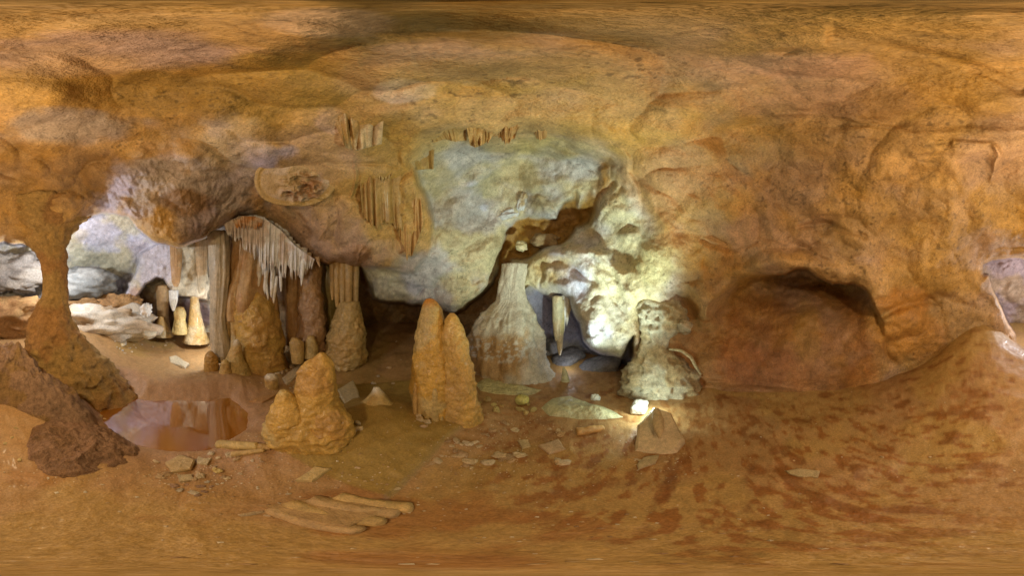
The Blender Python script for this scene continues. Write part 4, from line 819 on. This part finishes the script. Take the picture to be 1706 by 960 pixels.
def fallen(name, pa, pb, ra, rb_, lab, c0, seed, up=0.0, parent=None, cat='broken stalactite'):
    p_, r_ = lie(pa, pb, ra, rb_, up)
    return put(name, tube(p_, r_, seg=26, n=60, amp=0.15, seed=seed), M['stone'], c0, tuple(v * 0.85 for v in c0), None if parent else lab, None if parent else cat, parent=parent, seed=seed)
fallen('broken_stalactite', (960, 724), (1006, 716), 0.045, 0.03, 'orange broken stalactite lying near the pale lit ground', (0.58, 0.34, 0.12), 201)
t = empty('standing_fragment', G(1097, 735, 0.06)[0], 'pointed tan stalactite tip lying against the thick tan slab', 'broken stalactite')
V, F = tube([G(1093, 684, 0.24)[0], G(1096, 700, 0.22)[0], G(1098, 716, 0.18)[0], G(1099, 730, 0.14)[0]], [0.028, 0.042, 0.036, 0.008], seg=24, n=40, amp=0.1)
put('stalactite_tip', (V, F), M['stone'], (0.58, 0.42, 0.22), (0.5, 0.34, 0.16), None, None, parent=t)
fallen('broken_stalactite', (362, 745), (432, 748), 0.045, 0.036, 'thick yellow broken stalactite lying across the mud near the pool', (0.62, 0.42, 0.15), 203)
fallen('broken_stalactite', (385, 760), (440, 752), 0.024, 0.02, 'thinner tan broken stalactite tucked under the thick yellow one', (0.55, 0.36, 0.14), 204)
fallen('broken_stalactite', (424, 747), (452, 749), 0.03, 0.026, 'short orange broken stub beside the thick yellow stalactite', (0.56, 0.34, 0.12), 205)
t = empty('fallen_pipes', G(560, 862)[0], 'fused row of four fallen flowstone pipes with broken ends on the floor', 'broken flowstone')
for k, (pa, pb, ra) in enumerate([((450, 848), (604, 886), 0.036), ((478, 838), (640, 871), 0.042), ((515, 831), (664, 858), 0.042), ((560, 827), (688, 848), 0.040)]):
    fallen('pipe', pa, pb, ra, ra * 1.05, None, (0.60, 0.40, 0.16) if k % 2 else (0.58, 0.38, 0.18), 210 + k, up=-ra * 0.95, parent=t)
V, F = slab([(436, 843), (520, 828), (600, 826), (660, 842), (622, 862), (580, 880), (530, 876), (470, 858)], 0.03, seed=77)
put('base_plate', (V, F), M['stone'], (0.56, 0.37, 0.17), (0.48, 0.3, 0.13), None, None, parent=t, smooth=False)
# lit white block, yellow egg stone, sheet of pale flowstone
put('white_block', blob(G(1066, 684)[0] + [0, 0, 0.05], (0.10, 0.07, 0.065), yaw=0.6, amp=0.14, seed=221, nu=40, nv=26, sq=4), M['pale'], (0.72, 0.70, 0.66), (0.6, 0.58, 0.56), 'brightly lit white crystal block next to the thick tan slab', 'stone')
put('egg_stone', blob(G(870, 672)[0] + [0, 0, 0.05], (0.075, 0.06, 0.07), amp=0.08, seed=222, nu=36, nv=24), M['flow'], (0.56, 0.50, 0.14), (0.5, 0.42, 0.1), 'egg shaped yellow green stone on the lit ground', 'stone')
put('white_block', blob(G(992, 666)[0] + [0, 0, 0.03], (0.05, 0.04, 0.045), amp=0.25, seed=223, nu=30, nv=20, sq=3), M['pale'], (0.70, 0.72, 0.66), (0.6, 0.62, 0.5), 'small jagged pale block at the back of the lit ground', 'stone')
def sheet(name, pix, h, col, lab, seed):
    P_ = np.array([G(*q)[0] for q in pix]); c = P_.mean(0); n = 90
    k = np.arange(len(P_) + 1); q = np.linspace(0, len(P_), n, endpoint=False); Q = np.vstack([P_, P_[:1]])
    O = np.stack([np.interp(q, k, Q[:, i]) for i in range(3)], -1); rows = []
    for s in np.linspace(0.02, 1, 30):
        p = c + (O - c) * s; z = floor_z(p[:, 0], p[:, 1], True) + h * (1 - s ** 3) - 0.012 * (s > 0.99)
        z = z + 0.015 * fbm(np.column_stack([p[:, :2] * 8, 0 * z]), 3, seed) * (1 - s ** 4)
        rows.append(np.column_stack([p[:, :2], z]))
    V = np.array(rows).reshape(-1, 3); F = [tuple(f) for f in grid_faces(30, n, True).tolist()]; F.append(tuple(range(n))[::-1])
    put(name, (V, F), M['flow'], col, tuple(v * 0.9 for v in col), lab, 'flowstone')
sheet('flowstone_sheet', [(900, 680), (920, 664), (945, 660), (975, 672), (1010, 680), (1040, 696), (1000, 700), (950, 698), (915, 694)], 0.08, (0.60, 0.58, 0.36), 'low pale sheet of wet flowstone lit by the hidden lamp', 231)
sheet('flowstone_sheet', [(790, 640), (812, 628), (860, 640), (905, 650), (880, 660), (830, 658), (800, 652)], 0.05, (0.60, 0.54, 0.28), 'yellowish flowstone skirt at the foot of the pale buttress', 233)

def flake(px, py, s, col, seed, lab, grp, name='stone_flake', flat=0.35):
    p, d = G(px, py); r_ = random.Random(seed)
    V, F = blob(p + [0, 0, s * flat * 0.5], (s, s * r_.uniform(0.5, 0.85), s * flat), yaw=r_.uniform(0, 6), amp=0.35, freq=4, seed=seed, nu=11, nv=7, sq=3)
    put(name, (V, F), M['stone'], col, tuple(v * 0.8 for v in col), lab, 'stone', group=grp, smooth=False, seed=seed)
def scatter(pts, lab, grp, s0, s1, cols, seed, name='stone_flake', flat=0.35):
    r_ = random.Random(seed)
    for k, (x, y) in enumerate(pts):
        sz, c = r_.uniform(s0, s1), r_.choice(cols); lb, gp = lab, grp
        if len(cols) == 4:                 # same kind, told apart by tint
            ad = ('tan', 'ochre', 'cream', 'brown')[cols.index(c)]; lb = lab.replace('pale', ad, 1) if 'pale' in lab else lab.replace('tan', ad, 1); gp = ad + ' ' + grp
        flake(x, y, sz, c, seed * 50 + k, lb, gp, name, flat)
def rndpts(n, x0, x1, y0, y1, seed):
    r_ = random.Random(seed); return [(r_.uniform(x0, x1), r_.uniform(y0, y1)) for _ in range(n)]
PC = [(0.64, 0.48, 0.28), (0.58, 0.40, 0.22), (0.68, 0.54, 0.36), (0.5, 0.32, 0.16)]
scatter([(845, 708), (840, 716), (858, 718), (820, 718), (812, 726), (806, 724), (838, 704), (930, 718), (915, 716), (935, 724), (760, 735), (752, 744), (768, 742), (778, 740), (758, 752), (770, 756), (745, 736), (765, 760), (783, 770), (787, 768), (805, 772), (813, 772), (836, 767), (852, 768), (862, 758), (868, 760), (930, 770), (940, 772), (832, 760), (848, 762), (790, 738), (798, 745), (778, 775), (785, 780), (720, 772), (712, 776), (728, 768), (735, 760)],
        'flat pale stone flake scattered on the floor in front of the twin stalagmite', 'flakes in front of the twin stalagmite', 0.014, 0.042, PC, 3, flat=0.3)
scatter([(1060, 766), (1066, 768), (1128, 766), (1110, 770), (1062, 790), (1100, 786)], 'small pale chip on the floor round the thick tan slab', 'chips round the thick tan slab', 0.006, 0.016, PC, 5)
scatter([(1532, 670), (1550, 762), (1323, 768), (1690, 786), (1470, 762), (1572, 700), (1280, 665)], 'tiny pale chip alone on the rust stained floor', 'chips on the stained floor', 0.006, 0.014, PC, 7)
scatter([(475, 606), (470, 600), (482, 588), (478, 580), (484, 574), (476, 618), (486, 612), (470, 622), (462, 612), (466, 618), (488, 626), (480, 634), (455, 618), (500, 600), (452, 606)], 'pale broken stone in the heap between the columns', 'stones heaped between the columns', 0.02, 0.06, PC, 9, flat=0.5)
scatter(rndpts(26, 430, 540, 598, 650, 15), 'broken pale stone strewn between the columns and the lumpy stalagmite', 'stones strewn behind the lumpy stalagmite', 0.014, 0.045, PC, 33, flat=0.5)
scatter(rndpts(20, 255, 400, 752, 800, 17), 'pale stone bit on the near shore of the pool', 'stone bits on the near shore', 0.008, 0.028, PC, 35, flat=0.5)
scatter(rndpts(16, 275, 348, 566, 578, 5), 'pale rubble stone on the chamber floor by the flask shaped column', 'rubble by the flask shaped column', 0.015, 0.045, PC, 11, flat=0.5)
scatter(rndpts(18, 190, 262, 562, 590, 8), 'tiny white pebble on the wet floor by the white boulder', 'pebbles by the white boulder', 0.008, 0.022, [(0.75, 0.70, 0.62), (0.7, 0.6, 0.45)], 13, 'pebble', 0.7)
scatter([(165, 678), (170, 682), (172, 688), (176, 690), (163, 672), (180, 694), (160, 668), (168, 694), (174, 700), (178, 704), (158, 676)], 'knobbly yellow pebble at the pool rim under the rock ridge', 'pebbles at the pool rim', 0.012, 0.03, [(0.60, 0.42, 0.2), (0.55, 0.36, 0.15)], 15, 'pebble', 0.7)
scatter([(300, 818), (322, 822), (312, 808), (334, 812), (345, 804), (352, 812), (330, 826), (290, 810), (318, 800), (340, 820), (362, 808), (358, 790)], 'grey chip on the dark muddy patch near the pool', 'chips on the dark muddy patch', 0.008, 0.022, [(0.48, 0.40, 0.30), (0.6, 0.5, 0.36), (0.36, 0.22, 0.14)], 17)
scatter([(32, 768), (8, 740), (20, 730), (26, 715)], 'yellowish pebble on the smooth floor left of the crumbly rock mass', 'pebbles left of the crumbly rock', 0.008, 0.022, [(0.66, 0.5, 0.22)], 19, 'pebble', 0.5)
scatter([(362, 785)], 'smooth yellow egg pebble on the near shore of the pool', None, 0.028, 0.03, [(0.64, 0.46, 0.16)], 21, 'pebble', 0.55)
scatter([(594, 706), (598, 716), (590, 720)], 'knobbly tan stone beside the lumpy stalagmite', 'stones beside the lumpy stalagmite', 0.016, 0.03, PC, 23, flat=0.7)
scatter([(822, 676), (836, 678), (826, 684), (812, 668), (800, 672), (880, 676), (888, 684), (876, 690), (866, 684)], 'round yellowish stone beside the egg shaped stone', 'round stones by the egg shaped stone', 0.018, 0.045, [(0.52, 0.40, 0.14), (0.5, 0.34, 0.12)], 25, 'pebble', 0.75)
scatter([(630, 628), (648, 614), (668, 600), (622, 640), (690, 620), (560, 696), (655, 640), (700, 700), (706, 712), (712, 704), (698, 694), (640, 590), (660, 570)], 'small tan stone on the shaded floor between the bell column and the twin stalagmite', 'stones on the shaded floor', 0.012, 0.035, PC, 27, flat=0.6)
scatter([(445, 860), (480, 824), (500, 828), (620, 800), (660, 815), (596, 780), (400, 790), (420, 768), (436, 770), (468, 756), (430, 780), (415, 777)], 'little pale chip on the mud around the fallen pipes', 'chips around the fallen pipes', 0.005, 0.014, PC, 29)
scatter([(800, 800), (840, 822), (905, 806), (760, 812), (950, 800), (720, 830), (880, 792), (990, 790)], 'speck of pale gravel on the reddish floor under the camera', 'gravel on the reddish floor', 0.004, 0.009, PC, 31)

# grit: far too many grains to count, one mesh
rg = np.random.default_rng(12); gv, gf, gc = [], [], []
OCT = np.array([(1, 0, 0), (-1, 0, 0), (0, 1, 0), (0, -1, 0), (0, 0, 1), (0, 0, -1)], float)
OF = [(0, 2, 4), (2, 1, 4), (1, 3, 4), (3, 0, 4), (2, 0, 5), (1, 2, 5), (3, 1, 5), (0, 3, 5)]
pts_ = []
for cx, cy, sx, sy, n in [(800, 745, 70, 28, 420), (470, 620, 40, 18, 160), (320, 800, 60, 22, 240), (430, 690, 60, 30, 160), (880, 700, 90, 18, 200), (560, 800, 120, 30, 220), (300, 575, 60, 8, 120), (1090, 770, 60, 20, 90), (640, 600, 70, 20, 140), (1300, 750, 220, 60, 120), (180, 690, 12, 16, 60), (120, 800, 90, 10, 120), (850, 860, 350, 50, 200)]:
    for _ in range(n): pts_.append((rg.normal(cx, sx), min(940, max(560, rg.normal(cy, sy)))))
pts_ = np.array(pts_); ang_ = np.radians(az(pts_[:, 0])); dst = (H - 0.02) / np.tan(np.radians(-el(pts_[:, 1])))
gx, gy = dst * np.sin(ang_), dst * np.cos(ang_); gz = floor_z(gx.astype(np.float32), gy.astype(np.float32))
for k in range(len(gx)):
    s_ = abs(rg.normal(0.003, 0.0022)) + 0.0012
    v = OCT * s_ * rg.uniform(0.5, 1.3, (6, 3)); v[:, 2] *= 0.6
    c_, n_ = cos(k), sin(k); v = v @ np.array([[c_, -n_, 0], [n_, c_, 0], [0, 0, 1]])
    gf += [tuple(i + 6 * k for i in f) for f in OF]; gv.append(v + [gx[k], gy[k], gz[k] + s_ * 0.3])
    gc.append(np.tile(np.array([(0.66, 0.52, 0.34), (0.56, 0.38, 0.2), (0.40, 0.24, 0.12), (0.72, 0.62, 0.46)][rg.integers(4)]), (6, 1)))
mesh_obj('gravel', np.vstack(gv), gf, M['stone'], np.vstack(gc), smooth=False, kind='stuff', label='fine pale grit strewn over the cave floor', cat='gravel')
